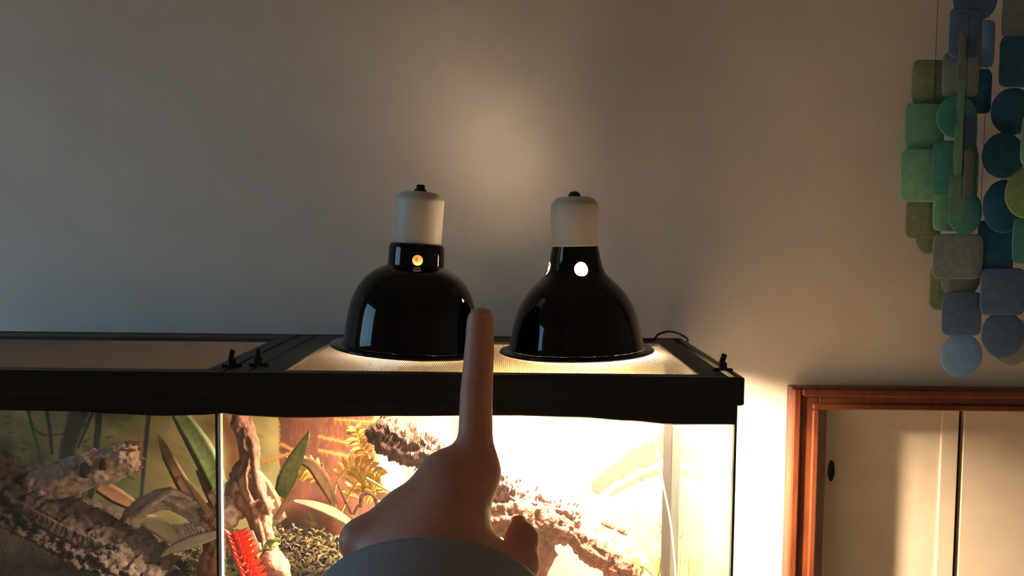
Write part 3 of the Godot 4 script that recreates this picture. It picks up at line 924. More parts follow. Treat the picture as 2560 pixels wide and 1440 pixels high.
func scape() -> void:
	nz.frequency = 1.0
	# soil
	var rows := []
	var x0 := LX + 0.013
	var x1 := RX - 0.0125
	var zf := FZ - 0.0125
	var zb := BZ + 0.0150
	for i in 40:
		var row := []
		for j in 130:
			var x := lerpf(x0, x1, j / 129.0)
			var z := lerpf(zb, zf, i / 39.0)
			row.append(Vector3(x, ground_y(x, z), z))
		rows.append(row)
	var low := []
	for j in 130: low.append(Vector3(lerpf(x0, x1, j / 129.0), BOT + 0.005, zf))
	rows.append(low)
	var low2 := []
	for j in 130: low2.append(Vector3(lerpf(x0, x1, j / 129.0), BOT + 0.005, zb))
	rows.append(low2)
	rows.append(rows[0])
	var st := tool()
	add_grid(st, rows)
	var so := part("soil", finish(st), M.soil)
	so.set_meta("kind", "stuff")
	tag(so, "dark soil filling the bottom of the terrarium", "soil")
	# pale sand heaped over the basking half
	rows = []
	for i in 30:
		var row := []
		for j in 70:
			var x := lerpf(-0.06, x1 - 0.0005, j / 69.0)
			var z := lerpf(zb + 0.0005, zf - 0.0005, i / 29.0)
			row.append(Vector3(x, ground_y(x, z) + lerpf(-0.012, 0.006, smoothstep(-0.06, 0.0, x)), z))
		rows.append(row)
	st = tool()
	add_grid(st, rows)
	var sa := part("sand", finish(st), M.sand)
	sa.set_meta("kind", "stuff")
	tag(sa, "pale sand under the brighter lamp", "sand")
	# --- left: hollow log lying on the cork
	var L := [[20, 1262, -0.845, 36], [80, 1232, -0.845, 42], [150, 1200, -0.85, 46], [230, 1172, -0.855, 45], [300, 1150, -0.86, 42], [338, 1142, -0.862, 37]]
	var log := thing("hollow_log", "grey-brown driftwood log with a broken hollow end", "driftwood", Vector3.ZERO)
	part("wood", tube(route(L), radii(L), 56, 0.25, 85.0, 24, 0.5), M.driftwood, log)
	st = tool()
	for i in 9:
		var a := TAU * i / 9
		var b: Vector3 = at(336, 1142, -0.862) + Vector3(0.0, sin(a) * 0.0125, cos(a) * 0.0125)
		add_tube(st, [b + Vector3(-0.008, 0, 0), b + Vector3(0.003 + 0.004 * absf(sin(i * 2.3)), 0.002 * sin(a), 0)], [0.0036, 0.0008], 6, 0.2, 90.0, 3)
	part("splinters", finish(st), M.red_wood, log)
	part("knot", tube(route([[214, 1180, -0.842, 1], [210, 1164, -0.832, 1]]), [0.006, 0.0035], 12, 0.3, 90.0, 4), M.cork, log)
	part("knot", tube(route([[262, 1165, -0.842, 1], [258, 1152, -0.834, 1]]), [0.005, 0.003], 12, 0.3, 90.0, 4), M.cork, log)
	# cork bark arch filling the lower corner: an open half shell, rough outside
	var arch := thing("cork_bark", "large dark cork bark hide sloping down in the corner below the log", "cork bark", Vector3.ZERO)
	var ax := [[-140, 1150, -0.86], [0, 1225, -0.85], [110, 1290, -0.845], [220, 1350, -0.84], [330, 1405, -0.84], [420, 1475, -0.845]]
	rows = []
	var path := smooth_path(route(ax), [1, 1, 1, 1, 1, 1], 22)
	for i in path.size():
		var p: Vector3 = path[i][0]
		var ring := []
		for j in 56:
			var a := lerpf(0.30, PI + 0.25, j / 55.0)
			var w := nz.get_noise_3d(p.x * 30.0, a * 2.0, p.y * 30.0) * 1.5
			var n := nz.get_noise_3d(p.x * 45.0 + w, a * 4.5 + w, p.y * 45.0) + 0.8 * (0.35 - absf(nz.get_noise_3d(p.x * 110.0, a * 9.0 + w, p.y * 60.0))) + 0.35 * nz.get_noise_3d(p.x * 330.0, a * 26.0, p.y * 200.0)
			var r := 0.050 * (1.0 + 0.20 * n)
			ring.append(p + Vector3(0.003 * n + 0.22 * sin(a) * r * 0.3, sin(a) * r * 0.62 - 0.008 + 0.004 * nz.get_noise_2d(p.x * 90.0, a), cos(a) * r * 1.1))
		for j in 20:
			var a := lerpf(PI + 0.25, 0.30, j / 19.0)
			var r := 0.042
			ring.append(p + Vector3(0, sin(a) * r * 0.6 - 0.010, cos(a) * r * 1.1))
		rows.append(ring)
	st = tool()
	add_grid(st, rows, true)
	part("bark", finish(st), M.cork, arch)
	part("bark_flake", leaf(route([[40, 1258, -0.79], [120, 1312, -0.788], [205, 1352, -0.787], [262, 1366, -0.786]]), [0.003, 0.006, 0.0065, 0.002], Vector3(0, 0.6, 0.8), 0.003, 0.3), M.cork, arch)
	# --- twisted branch: sweep to the hollow, knot, upright stem, root
	var br := thing("twisted_branch", "gnarled brown branch rising to the rim through a large knot", "driftwood", Vector3.ZERO)
	var A := [[322, 1335, -0.862, 26], [330, 1298, -0.862, 24], [362, 1262, -0.862, 23], [420, 1245, -0.862, 24], [470, 1262, -0.862, 25], [515, 1290, -0.862, 30], [552, 1296, -0.862, 34], [585, 1262, -0.864, 34], [606, 1225, -0.866, 36]]
	part("limb", tube(route(A), radii(A), 40, 0.36, 80.0, 20, 0.4), M.driftwood, br)
	var B := [[604, 1018, -0.875, 20], [608, 1060, -0.873, 22], [622, 1105, -0.870, 24], [624, 1150, -0.868, 22], [614, 1192, -0.866, 36], [622, 1232, -0.864, 42], [642, 1276, -0.862, 30], [655, 1325, -0.862, 25], [672, 1390, -0.862, 27], [690, 1470, -0.862, 34]]
	part("stem", tube(route(B), radii(B), 44, 0.40, 75.0, 22, 0.35), M.red_wood, br)
	var C := [[548, 1300, -0.864, 34], [545, 1340, -0.864, 30], [530, 1390, -0.866, 25], [520, 1480, -0.868, 27]]
	part("root", tube(route(C), radii(C), 32, 0.34, 80.0, 18, 0.35), M.red_wood, br)
	part("strand", tube(route([[632, 1110, -0.858, 1], [636, 1170, -0.854, 1], [648, 1225, -0.848, 1], [664, 1260, -0.846, 1]]), [0.0028, 0.004, 0.0042, 0.002], 10, 0.2, 90.0, 8), M.red_wood, br)
	part("strand", tube(route([[340, 1288, -0.850, 1], [385, 1256, -0.850, 1], [430, 1232, -0.850, 1], [480, 1250, -0.850, 1]]), [0.002, 0.0032, 0.0034, 0.002], 10, 0.2, 90.0, 8), M.driftwood, br)
	for kn in [[520, 1286, 0.010], [538, 1306, 0.009], [590, 1222, 0.010], [664, 1262, 0.008], [598, 1052, 0.008]]:
		part("knot", tube(route([[kn[0], kn[1], -0.858, 1], [kn[0] - 4, kn[1] - 5, -0.846, 1]]), [kn[2] * 1.1, kn[2] * 0.45], 22, 0.55, 110.0, 10), M.red_wood, br)
	# jagged snag beside the sweep
	var E := [[322, 1340, -0.862, 26], [345, 1360, -0.860, 20], [366, 1345, -0.858, 7]]
	part("snag", tube(route(E), radii(E), 12, 0.3, 90.0, 6), M.cork, br)
	# pale flat cork slab behind the stem
	var S := [[575, 1196], [592, 1178], [616, 1168], [650, 1172], [676, 1200], [698, 1238], [718, 1290], [704, 1302], [680, 1284], [650, 1262], [610, 1240], [580, 1222]]
	rows = []
	for q in [[0.94, 0.0], [1.0, 0.002], [1.0, 0.007], [0.94, 0.009]]:
		var ring := []
		for s in S:
			var c := at(640, 1230, -0.905)
			ring.append(c + (at(s[0], s[1], -0.905) - c) * q[0] + Vector3(0, 0, q[1]))
		rows.append(ring)
	rows.push_front(range(12).map(func(_i): return at(640, 1230, -0.905)))
	rows.append(range(12).map(func(_i): return at(640, 1230, -0.905) + Vector3(0, 0.001, 0.009)))
	st = tool()
	add_grid(st, rows, true, -1)
	tag(part("bark_slab", finish(st), M.pale_bark), "pale flat bark slab leaning behind the gnarled branch", "bark")
	# --- blades and leaves
	var F := Vector3(0.15, 0.2, 1)
	leaf_px([[548, 1222], [528, 1170], [500, 1115], [462, 1055], [440, 1020]], [22, 29, 29, 22, 16], -0.93, -0.92, F, M.green_leaf, "broad green blade leaf beside the pane seam, reaching the rim")
	leaf_px([[700, 1240], [716, 1200], [738, 1150], [760, 1108], [774, 1076]], [14, 24, 20, 11, 1], -0.92, -0.90, F, M.green_leaf, "pointed mottled green blade leaf before the red trunk")
	leaf_px([[748, 1152], [778, 1162], [808, 1200], [838, 1262]], [5, 14, 18, 8], -0.94, -0.93, F, M.dry_leaf, "drooping brown blade leaf before the red trunk")
	leaf_px([[478, 1250], [452, 1200], [420, 1140], [396, 1085]], [14, 17, 14, 2], -0.94, -0.92, F, M.dry_leaf, "dark brown upright leaf behind the curved limb")
	leaf_px([[522, 1282], [492, 1240], [455, 1190]], [8, 8, 3], -0.845, -0.85, F, M.dry_leaf, "thin dry stick leaf standing in the knot")
	leaf_px([[542, 1262], [522, 1220], [498, 1172]], [15, 15, 9], -0.93, -0.93, F, M.dry_leaf, "short brown blade below the broad green leaf")
	leaf_px([[345, 1298], [380, 1308], [420, 1335], [452, 1362]], [9, 22, 20, 6], -0.87, -0.86, Vector3(0.1, 0.7, 0.7), M.pale_leaf, "pale grey leaf under the curved limb, above the other pale one")
	leaf_px([[402, 1392], [428, 1374], [480, 1356], [530, 1340], [562, 1330]], [2, 12, 20, 16, 6], -0.84, -0.85, Vector3(0.1, 0.75, 0.65), M.pale_leaf, "long pale leaf above the moss, pointing down at the corner hide")
	leaf_px([[735, 1252], [780, 1262], [828, 1280], [872, 1306]], [4, 12, 15, 10], -0.90, -0.89, Vector3(0, 0.85, 0.5), M.pale_leaf, "pale folded leaf lying beside the raised hand")
	leaf_px([[250, 1215], [290, 1240], [330, 1262]], [18, 20, 14], -0.90, -0.90, Vector3(0.3, 0.5, 0.8), M.dry_leaf, "brown leaf under the broken log")
	leaf_px([[690, 1300], [712, 1262], [745, 1215]], [5, 9, 3], -0.895, -0.90, F, M.dry_leaf, "narrow brown leaf stalk beneath the pointed green blade")
	leaf_px([[612, 1410], [596, 1430], [570, 1440]], [2, 8, 3], -0.80, -0.80, Vector3(0, 0.6, 0.8), M.olive_leaf, "small olive leaf under the red plant")
	# bright yellow-green leaves at the far bottom
	leaf_px([[1560, 1452], [1586, 1420], [1608, 1400], [1640, 1440]], [4, 26, 22, 6], -0.95, -0.93, Vector3(0, 0.6, 0.7), M.olive_leaf, "yellow-green leaf at the foot of the sloping bark")
	leaf_px([[1630, 1460], [1640, 1425], [1648, 1392]], [12, 12, 3], -0.99, -0.99, F, M.olive_leaf, "narrow yellow-green leaf beside the corner strip")
	# --- red plant
	var red := thing("red_plant", "bright red plant of pointed leaflets beside the pane seam", "plant", Vector3.ZERO)
	var spine := route([[580, 1338, -0.815], [592, 1360, -0.808], [604, 1395, -0.802], [622, 1440, -0.80], [636, 1480, -0.80]])
	part("stalk", tube(spine, [0.0008, 0.0014, 0.0016, 0.0018, 0.002], 7), M.red_leaf, red)
	var sp := smooth_path(spine, [1, 1, 1, 1, 1], 5)
	for i in sp.size():
		var b: Vector3 = sp[i][0]
		for s in [-1, 0, 1]:
			var tilt := -0.45 + 0.05 * (i % 3)
			var d := Vector3(s * 0.0125 + 0.0028, 0.0075 + 0.002 * (i % 2), 0.006 if s == 0 else 0.001)
			if s == 0: d = Vector3(0.0045 * (1 if i % 2 else -1), 0.0085, 0.008)
			part("leaflet", leaf([b, b + d * 0.5 + Vector3(0, tilt * 0.002, 0.0025), b + d], [0.0009, 0.0028, 0.0002], Vector3(0, 0.5, 1), 0.0012, 0.25), M.red_leaf, red)
	# --- small green rosette with a spike
	var ro := thing("green_rosette", "small green rosette plant growing beside the red one", "plant", Vector3.ZERO)
	for i in 13:
		var a := TAU * i / 13.0
		var c := at(648, 1392, -0.825)
		var d := Vector3(cos(a) * 0.021, 0.010 + 0.009 * sin(a * 2.0 + 1.0), sin(a) * 0.014)
		part("leaf", leaf([c, c + d * 0.55 + Vector3(0, 0.004, 0), c + d], [0.0016, 0.0042, 0.0004], Vector3(0, 1, 0.6), 0.001, 0.3), M.olive_leaf, ro)
	part("leaf", leaf(route([[650, 1392, -0.822], [638, 1360, -0.818], [628, 1326, -0.815]]), [0.0025, 0.0032, 0.0016], F, 0.001, 0.3), M.pale_leaf, ro)
	# pink-brown root clump below it
	tag(part("root_clump", tube(route([[650, 1425, -0.83], [672, 1408, -0.825], [694, 1420, -0.83], [706, 1465, -0.835]]), [0.008, 0.012, 0.011, 0.010], 16, 0.45, 110.0, 8), M.red_wood), "knobbly pinkish root below the green rosette", "root")
	# --- ferns
	fern("golden_fern", "golden fern spreading its fronds before the red trunk", [[[842, 1300, -0.95], [838, 1220, -0.945], [868, 1170, -0.94], [912, 1168, -0.935], [948, 1190, -0.93]], [[836, 1300, -0.95], [815, 1210, -0.95], [780, 1170, -0.955], [730, 1160, -0.96]], [[846, 1300, -0.95], [872, 1240, -0.945], [905, 1196, -0.94], [936, 1230, -0.935]]], M.gold_leaf, 0.0185)
	fern("sprouting_fern", "yellow sprig with a whorl of leaves under the fibrous log", [[[938, 1240, -0.945], [925, 1150, -0.945], [900, 1110, -0.94], [888, 1070, -0.94]]], M.gold_leaf, 0.0135)
	# twigs
	var k := 0
	for tw in [[[[880, 1285, -0.92], [862, 1250, -0.92], [842, 1205, -0.92]], "thin reddish twig beside the golden fern"], [[[884, 1286, -0.91], [896, 1262, -0.91]], "short forked twig tip just above the hand"], [[[915, 1195, -0.90], [950, 1215, -0.90], [995, 1242, -0.90]], "thin pale twig reaching toward the hand"]]:
		tag(part("twig", tube(route(tw[0]), [0.0016, 0.0014, 0.0009].slice(0, tw[0].size()), 8, 0.2, 90.0, 5), M.red_wood if k < 2 else M.pale_bark), tw[1], "twig", "twigs by the fern")
		k += 1
	tag(part("curled_root", tube(route([[902, 1268, -0.90], [906, 1240, -0.90], [922, 1232, -0.90], [938, 1244, -0.90], [944, 1275, -0.90]]), [0.002, 0.0024, 0.0024, 0.0024, 0.002], 10, 0.15, 90.0, 6), M.red_wood), "curled reddish root end standing above the hand", "root")
	# pale rounded stone behind the fern
	rows = []
	for i in 13:
		var ring := []
		var e := PI * i / 12.0
		for j in 24:
			var a := TAU * j / 24
			var d := Vector3(sin(e) * cos(a), cos(e), sin(e) * sin(a))
			ring.append(at(966, 1195, -0.985) + Vector3(d.x * 0.021, d.y * 0.027, d.z * 0.015) * (1.0 + 0.07 * nz.get_noise_3dv(d * 2.0)))
		rows.append(ring)
	st = tool()
	add_grid(st, rows, true)
	tag(part("pale_stone", finish(st), M.pale_bark), "pale rounded stone under the fibrous log", "stone")
	# --- bright side: fibrous log, sloping bark, forked bark
	var G := [[948, 1058, -0.925, 30], [965, 1085, -0.92, 42], [1020, 1112, -0.915, 44], [1090, 1140, -0.905, 40], [1170, 1172, -0.90, 38], [1250, 1222, -0.90, 36], [1330, 1262, -0.905, 38], [1438, 1300, -0.91, 30]]
	var gl := thing("fibrous_log", "shaggy fibrous log sloping down under the brighter lamp", "log", Vector3.ZERO)
	part("wood", tube(route(G), radii(G), 48, 0.5, 95.0, 24, 0.4), M.fibre, gl)
	st = tool()
	var gp := smooth_path(route(G), radii(G), 12)
	for i in 240:
		var q: Array = gp[rng.randi_range(0, 84)]
		var a := rng.randf_range(0.0, TAU)
		var d := Vector3(0.25, sin(a), cos(a)).normalized()
		var b: Vector3 = q[0] + d * float(q[1]) * 0.93
		add_tube(st, [b + Vector3(0.003, 0.006, 0), b + d * 0.0018, b + Vector3(-0.0045, -0.009, 0.0)], [0.0006, 0.0014, 0.0004], 5, 0.0, 1.0, 2)
	var fb := part("fibres", finish(st), M.fibre, gl)
	fb.set_meta("kind", "stuff")
	var Hh := [[1225, 1300, -0.875, 34], [1300, 1300, -0.875, 46], [1370, 1318, -0.875, 40], [1425, 1330, -0.88, 26]]
	var fo := thing("forked_bark", "reddish bark fork beside the thumb, under the fibrous log", "bark", Vector3.ZERO)
	part("limb", tube(route(Hh), radii(Hh), 44, 0.5, 90.0, 24, 0.5), M.orange_bark, fo)
	var H2 := [[1330, 1330, -0.872, 44], [1345, 1390, -0.872, 40], [1300, 1480, -0.872, 44]]
	part("limb", tube(route(H2), radii(H2), 22, 0.4, 90.0, 12, 0.5), M.orange_bark, fo)
	var I := [[1416, 1330, -0.885, 18], [1462, 1366, -0.885, 26], [1515, 1402, -0.885, 30], [1560, 1440, -0.885, 33], [1600, 1500, -0.885, 36]]
	tag(part("sloping_bark", tube(route(I), radii(I), 44, 0.5, 90.0, 24, 0.5), M.orange_bark), "orange-brown rough bark branch sloping down to the lower edge", "bark")
	k = 0
	for cb in [[1520, 1312, -0.96, 16, "small reddish bark chip behind the sloping bark, upper"], [1556, 1328, -0.96, 13, "small reddish bark chip behind the sloping bark, lower"], [1374, 1268, -0.89, 15, "dark bark chip on the end of the fibrous log"]]:
		var c := at(cb[0], cb[1], cb[2])
		var r: float = cb[3] * -cb[2] / 2217.0
		tag(part("bark_chip", tube([c + Vector3(-r, r * 0.4, 0), c, c + Vector3(r, -r * 0.5, 0.002)], [r * 0.35, r * 0.6, r * 0.3], 9, 0.4, 120.0, 4), M.orange_bark), cb[4], "bark", "bark chips")
		k += 1
	# probe cable hanging before the corner
	tag(part("probe_cable", tube(route([[1622, 1046, -0.99], [1640, 1110, -0.985], [1656, 1200, -0.98], [1674, 1290, -0.975], [1684, 1370, -0.97], [1692, 1470, -0.965]]), [0.0011, 0.0011, 0.0011, 0.0011, 0.0011, 0.0011], 8), M.cable), "thin pale cable hanging before the back corner strip", "cable")
	# --- moss, uncountable
	moss("moss", "curly green moss on the soil under the pale leaves", M.moss, 360, 700, -0.98, -0.80, 2600, 0.006)
	moss("dry_moss", "dry brown moss at the foot of the corner hide", M.dead_moss, 280, 480, -0.86, -0.79, 1300, 0.016)
	moss("forest_moss", "brownish moss on the soil before the red trunk", M.forest_moss, 690, 960, -0.99, -0.84, 1500, 0.010)

func moss(called: String, label: String, m: Material, pa: float, pb: float, za: float, zb: float, n: int, lift: float) -> void:
	var st := tool()
	for i in n:
		var z := rng.randf_range(za, zb)
		var p := at(rng.randf_range(pa, pb), 1400, z)
		p.y = ground_y(p.x, z) + lift * (0.4 + 0.6 * absf(nz.get_noise_2d(p.x * 30.0, z * 30.0))) * rng.randf_range(0.0, 2.6)
		var a := rng.randf_range(0, TAU)
		var l := rng.randf_range(0.004, 0.011)
		var d := Vector3(cos(a) * l, rng.randf_range(-0.003, 0.007), sin(a) * l)
		var s := Vector3(-sin(a), 0.3, cos(a)) * rng.randf_range(0.0007, 0.0018)
		var u := Vector3(0, 0.0009, 0)
		st.set_smooth_group(0)
		var mid := p + d * 0.5 + Vector3(0, 0.0016, 0)
		tri(st, p, mid + s, mid - s)
		tri(st, mid + s, p + d, mid - s)
		tri(st, p - u, mid - s - u, mid + s - u)
		tri(st, mid + s - u, mid - s - u, p + d - u)
	var o := part(called, finish(st), m)
	o.set_meta("kind", "stuff")
	tag(o, label, "moss")

func fern(called: String, label: String, fronds: Array, m: Material, size: float) -> void:
	var t := thing(called, label, "fern", Vector3.ZERO)
	for f in fronds:
		var pts := route(f)
		var ones := []
		for i in pts.size(): ones.append(1.0)
		var rad := []
		for i in pts.size(): rad.append(lerpf(0.0012, 0.0005, float(i) / (pts.size() - 1)))
		var stem := part("frond_stem", tube(pts, rad, 6), m, t)
		var path := smooth_path(pts, ones, 4)
		var n := path.size()
		for i in range(int(n * 0.38), n):
			var b: Vector3 = path[i][0]
			var dir: Vector3 = (path[mini(i + 1, n - 1)][0] - path[maxi(i - 1, 0)][0]).normalized()
			var side := dir.cross(Vector3(0, 0, 1)).normalized()
			var l := size * (0.55 + 0.45 * sin(PI * float(i - n * 0.38) / (n * 0.72) + 0.5))
			for s in [-1, 1]:
				var e: Vector3 = b + side * s * l * 0.85 + dir * l * 0.45 + Vector3(0, -l * 0.15, rng.randf_range(-0.2, 0.5) * l)
				part("leaflet", leaf([b, (b + e) * 0.5 + Vector3(0, l * 0.08, 0), e], [0.0007, l * 0.19, 0.0003], Vector3(0, 0.35, 1), 0.0008, 0.2), m, stem)

func shell_mesh(w: float, h: float, kind: String) -> ArrayMesh:
	# thin, slightly dished plate: disc or rounded rectangle
	var out := []
	var n := 36
	for j in n:
		var a := TAU * j / n
		var p := Vector2(cos(a), sin(a))
		if kind == "square":
			var e := 0.30
			p = Vector2(signf(p.x) * pow(absf(p.x), e), signf(p.y) * pow(absf(p.y), e))
		p *= 1.0 + 0.02 * nz.get_noise_2d(p.x * 2.0 + w * 900.0, p.y * 2.0)
		out.append(Vector3(p.x * w / 2, p.y * h / 2, 0))
	var rows := []
	for q in [[0.0, 0.0012], [0.5, 0.0009], [0.95, 0.0002], [1.0, -0.0002], [0.95, -0.0006], [0.0, 0.0004]]:
		var ring := []
		for p in out: ring.append(p * float(q[0]) + Vector3(0, 0, q[1]))
		rows.append(ring)
	var st := tool()
	add_grid(st, rows, true)
	return finish(st)

func chime() -> void:
	var z0 := -1.03
	var top := at(2460, -380, z0)
	top.y = 1.80
	var t := thing("shell_chime", "hanging chime of blue and green shell plates above the cupboard", "wind chime", Vector3.ZERO)
	# ring and hanging cord above the frame
	var ring := []
	var rr := []
	for i in 25:
		var a := TAU * i / 24.0
		ring.append(top + Vector3(cos(a) * 0.07, 0, sin(a) * 0.045))
		rr.append(0.004)
	part("hanging_ring", tube(ring, rr, 8, 0.0, 1.0, 2), M.wood_dark, t)
	part("hanging_cord", tube([top + Vector3(-0.07, 0, 0), top + Vector3(0, 0.12, 0), top + Vector3(0, 0.652, 0)], [0.001, 0.001, 0.001], 6), M.rubber, t)
	part("hanging_cord", tube([top + Vector3(0.07, 0, 0), top + Vector3(0, 0.12, 0)], [0.001, 0.001], 6), M.rubber, t)
	var cols := {
		"navy": Color(0.10, 0.38, 0.56), "blue": Color(0.20, 0.32, 0.45), "sky": Color(0.46, 0.66, 0.93), "teal": Color(0.22, 0.54, 0.52), "green": Color(0.43, 0.69, 0.59), "leaf": Color(0.48, 0.75, 0.63),
		"mint": Color(0.46, 0.72, 0.60), "olive": Color(0.50, 0.58, 0.45), "slate": Color(0.47, 0.55, 0.56), "grey": Color(0.56, 0.58, 0.60), "indigo": Color(0.28, 0.42, 0.60), "lime": Color(0.47, 0.62, 0.42)}
	var mats := {}
	var sd := 60
	for c in cols:
		var k: Color = cols[c]
		var m := textured(k.darkened(0.12), k.lightened(0.08), 0.02, Vector3(8, 8, 8), 0.5, 0.0, sd)
		m.backlight_enabled = true
		m.backlight = Color(0.30, 0.30, 0.30)
		mats[c] = m
		sd += 1
	# x0, x1, y0, y1 in the photograph, depth, outline, colour, turn
	var L := [
		[2276, 2376, 150, 262, -1.055, "square", "olive"], [2259, 2364, 258, 377, -1.050, "square", "green"], [2247, 2364, 372, 505, -1.045, "square", "leaf"], [2262, 2356, 498, 596, -1.052, "square", "olive"], [2288, 2350, 560, 634, -1.058, "disc", "olive"],
		[2353, 2452, 130, 242, -1.040, "square", "slate"], [2338, 2446, 238, 346, -1.035, "disc", "teal"], [2327, 2446, 352, 492, -1.035, "square", "teal"], [2330, 2432, 470, 578, -1.045, "square", "green"], [2410, 2443, 292, 380, -1.025, "square", "navy"], [2408, 2448, 374, 492, -1.030, "square", "slate"], [2367, 2458, 474, 588, -1.035, "disc", "teal"],
		[2396, 2415, 82, 202, -1.00, "square", "slate"], [2397, 2410, 196, 314, -0.995, "square", "green"], [2384, 2412, 310, 442, -1.00, "square", "leaf"], [2373, 2412, 436, 544, -0.995, "square", "mint"],
		[2379, 2496, -58, 54, -1.035, "disc", "indigo"], [2370, 2458, 20, 144, -1.02, "square", "indigo"], [2400, 2490, 50, 168, -1.045, "square", "sky"], [2392, 2482, 172, 284, -1.042, "square", "navy"], [2474, 2590, 220, 338, -1.03, "disc", "navy"], [2452, 2566, 332, 446, -1.02, "disc", "navy"], [2453, 2566, 450, 582, -1.03, "disc", "navy"], [2440, 2538, 550, 684, -1.040, "square", "navy"],
		[2502, 2600, -20, 96, -1.03, "square", "slate"], [2495, 2602, 92, 218, -1.025, "square", "navy"], [2509, 2624, 420, 546, -1.00, "disc", "lime"], [2549, 2650, 288, 414, -0.995, "square", "leaf"], [2528, 2634, 545, 659, -1.01, "square", "teal"],
		[2328, 2461, 585, 697, -1.035, "square", "slate"], [2321, 2430, 662, 775, -1.062, "square", "olive"], [2350, 2452, 660, 742, -1.045, "disc", "slate"], [2352, 2457, 730, 839, -1.035, "square", "indigo"], [2348, 2458, 834, 942, -1.04, "disc", "sky"],
		[2448, 2566, 670, 788, -1.03, "square", "indigo"], [2450, 2564, 778, 895, -1.035, "disc", "indigo"], [2472, 2590, 796, 913, -1.062, "disc", "grey"]]
	var i := 0
	for s in L:
		var a := at(s[0], s[3], s[4])
		var b := at(s[1], s[2], s[4])
		var full := (b.y - a.y)
		var w := absf(b.x - a.x)
		# a plate seen narrow is a full plate turned about its string
		var turn := 0.0
		if w < full * 0.60:
			turn = acos(clampf(w / (full * 0.95), 0.12, 1.0)) - atan(a.x / -s[4])
			w = full * 0.95
		var o := part("shell", shell_mesh(w, full, s[5]), mats[s[6]], t)
		o.position = (a + b) * 0.5
		o.rotation.y = turn
		i += 1
	for c in [[2322, 575, -1.0535], [2392, 560, -1.047], [2404, 500, -1.001], [2446, 670, -1.046], [2410, 845, -1.047], [2510, 790, -1.044], [2575, 560, -1.034]]:
		var lo := at(c[0], c[1], c[2])
		part("string", tube([lo, Vector3(lo.x, top.y, lo.z)], [0.0003, 0.0003], 5), M.rubber, t)

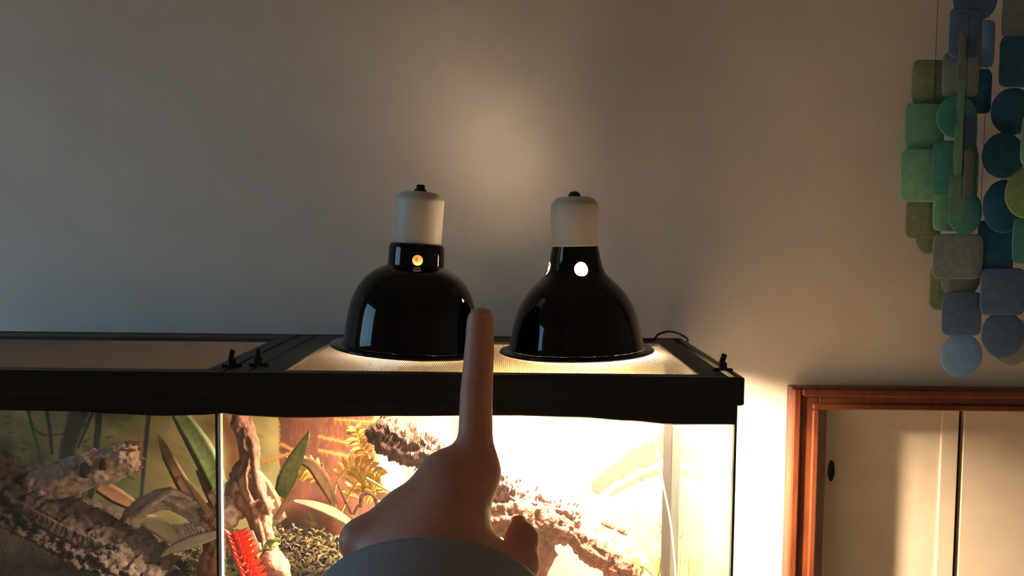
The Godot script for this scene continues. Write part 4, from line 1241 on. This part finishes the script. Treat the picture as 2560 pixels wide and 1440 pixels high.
func hand() -> void:
	var t := thing("person", "hand pointing up with one index finger, wrist in a grey sleeve", "person", Vector3.ZERO)
	var b := []
	var J := func(px: float, py: float, z: float) -> Vector3: return at(px, py, z)
	var s := 0.41 / 2217.0
	# index finger, upright
	var i0: Vector3 = J.call(1186, 1185, -0.404)
	var i1: Vector3 = J.call(1191, 985, -0.417)
	var i2: Vector3 = J.call(1198, 880, -0.424)
	var i3: Vector3 = J.call(1201, 802, -0.428)
	b.append([i0, i1, 46 * s, 42 * s, 0.0012])
	b.append([i1, i2, 42 * s, 39 * s, 0.0006])
	b.append([i2, i3, 39 * s, 36 * s, 0.0006])
	# wrist and palm
	var w0: Vector3 = J.call(1085, 1600, -0.345)
	var w1: Vector3 = J.call(1090, 1450, -0.365)
	b.append([w0, w1, 150 * s, 150 * s, 0.012])
	var m0: Vector3 = J.call(1112, 1192, -0.400)
	var r0: Vector3 = J.call(1010, 1286, -0.392)
	var p0: Vector3 = J.call(905, 1352, -0.382)
	for q in [[i0, 52], [m0, 56], [r0, 54], [p0, 50]]:
		b.append([w1, q[0], 105 * s, q[1] * s, 0.012])
	b.append([i0, m0, 50 * s, 52 * s, 0.006])
	b.append([m0, r0, 52 * s, 48 * s, 0.006])
	b.append([r0, p0, 48 * s, 44 * s, 0.006])
	# curled middle, ring and little fingers, folded away towards the palm
	var curl := [[m0, Vector3(0.001, -0.007, -0.036), Vector3(0.0015, -0.032, -0.030), Vector3(0.001, -0.032, -0.010), 45], [r0, Vector3(-0.001, -0.007, -0.034), Vector3(0.0, -0.031, -0.027), Vector3(0.0, -0.024, -0.010), 42], [p0, Vector3(-0.002, -0.007, -0.028), Vector3(-0.001, -0.021, -0.026), Vector3(0.0, -0.020, -0.010), 38]]
	for c in curl:
		var k0: Vector3 = c[0]
		var k1: Vector3 = k0 + c[1]
		var k2: Vector3 = k0 + c[2]
		var k3: Vector3 = k0 + c[3]
		var r: float = c[4] * s
		b.append([k0, k1, r * 1.05, r, 0.003])
		b.append([k1, k2, r, r * 0.92, 0.003])
		b.append([k2, k3, r * 0.92, r * 0.85, 0.003])
	# thumb, held up beside the palm
	var t0: Vector3 = J.call(1225, 1440, -0.372)
	var t1: Vector3 = J.call(1296, 1410, -0.384)
	var t2: Vector3 = J.call(1304, 1350, -0.396)
	var t3: Vector3 = J.call(1297, 1306, -0.404)
	b.append([w1, t0, 80 * s, 60 * s, 0.012])
	b.append([t0, t1, 60 * s, 46 * s, 0.008])
	b.append([t1, t2, 47 * s, 42 * s, 0.004])
	b.append([t2, t3, 40 * s, 20 * s, 0.003])
	part("hand", net(b, 0.0021, 0.004), M.skin, t)
	# nails
	var nail := func(p: Vector3, up: Vector3, r: float) -> void:
		var rows := []
		for i in 6:
			var row := []
			for j in 7:
				var a := lerpf(-0.85, 0.85, j / 6.0)
				row.append(p + up * lerpf(-r * 1.1, r * 0.8, i / 5.0) + Vector3(sin(a), 0, cos(a)) * (r + 0.0003 - 0.0002 * i))
			rows.append(row)
		for i in 6:
			var row := []
			for j in 7: row.append(rows[5 - i][j] - Vector3(0, 0, 0.0006))
			rows.append(row)
		rows.append(rows[0])
		var st := tool()
		add_grid(st, rows)
		part("fingernail", finish(st), M.nail, t)
	nail.call(i3 + Vector3(0, 0.0005, 0), Vector3(0, 1, -0.1).normalized(), 36.5 * s)
	# sleeve: cuff ring and forearm coming towards the viewer, out of the frame
	var c0: Vector3 = J.call(1078, 1516, -0.362)
	var ax := Vector3(0.010, -0.105, 0.175).normalized()
	var sx := Vector3(1, 0.02, 0).normalized()
	var sy := sx.cross(ax).normalized()
	var rows := []
	for q in [[0.010, 0.0425], [-0.001, 0.0430], [-0.0015, 0.0455], [0.002, 0.0468], [0.012, 0.0470], [0.018, 0.0462], [0.021, 0.0455], [0.028, 0.0475], [0.05, 0.0500], [0.09, 0.0520], [0.15, 0.0550], [0.22, 0.0580], [0.27, 0.0590]]:
		var ring := []
		for j in 48:
			var a := TAU * j / 48
			var r: float = q[1]
			if q[0] > 0.024: r *= 1.0 + 0.035 * nz.get_noise_3d(cos(a) * 1.6, sin(a) * 1.6, q[0] * 30.0)
			ring.append(c0 + ax * q[0] + (sx * cos(a) * 1.06 + sy * sin(a) * 0.92) * r)
		rows.append(ring)
	var st := tool()
	add_grid(st, rows, true)
	part("sleeve", finish(st), M.sleeve, t).set_meta("label", "grey knitted sleeve with a cuff")
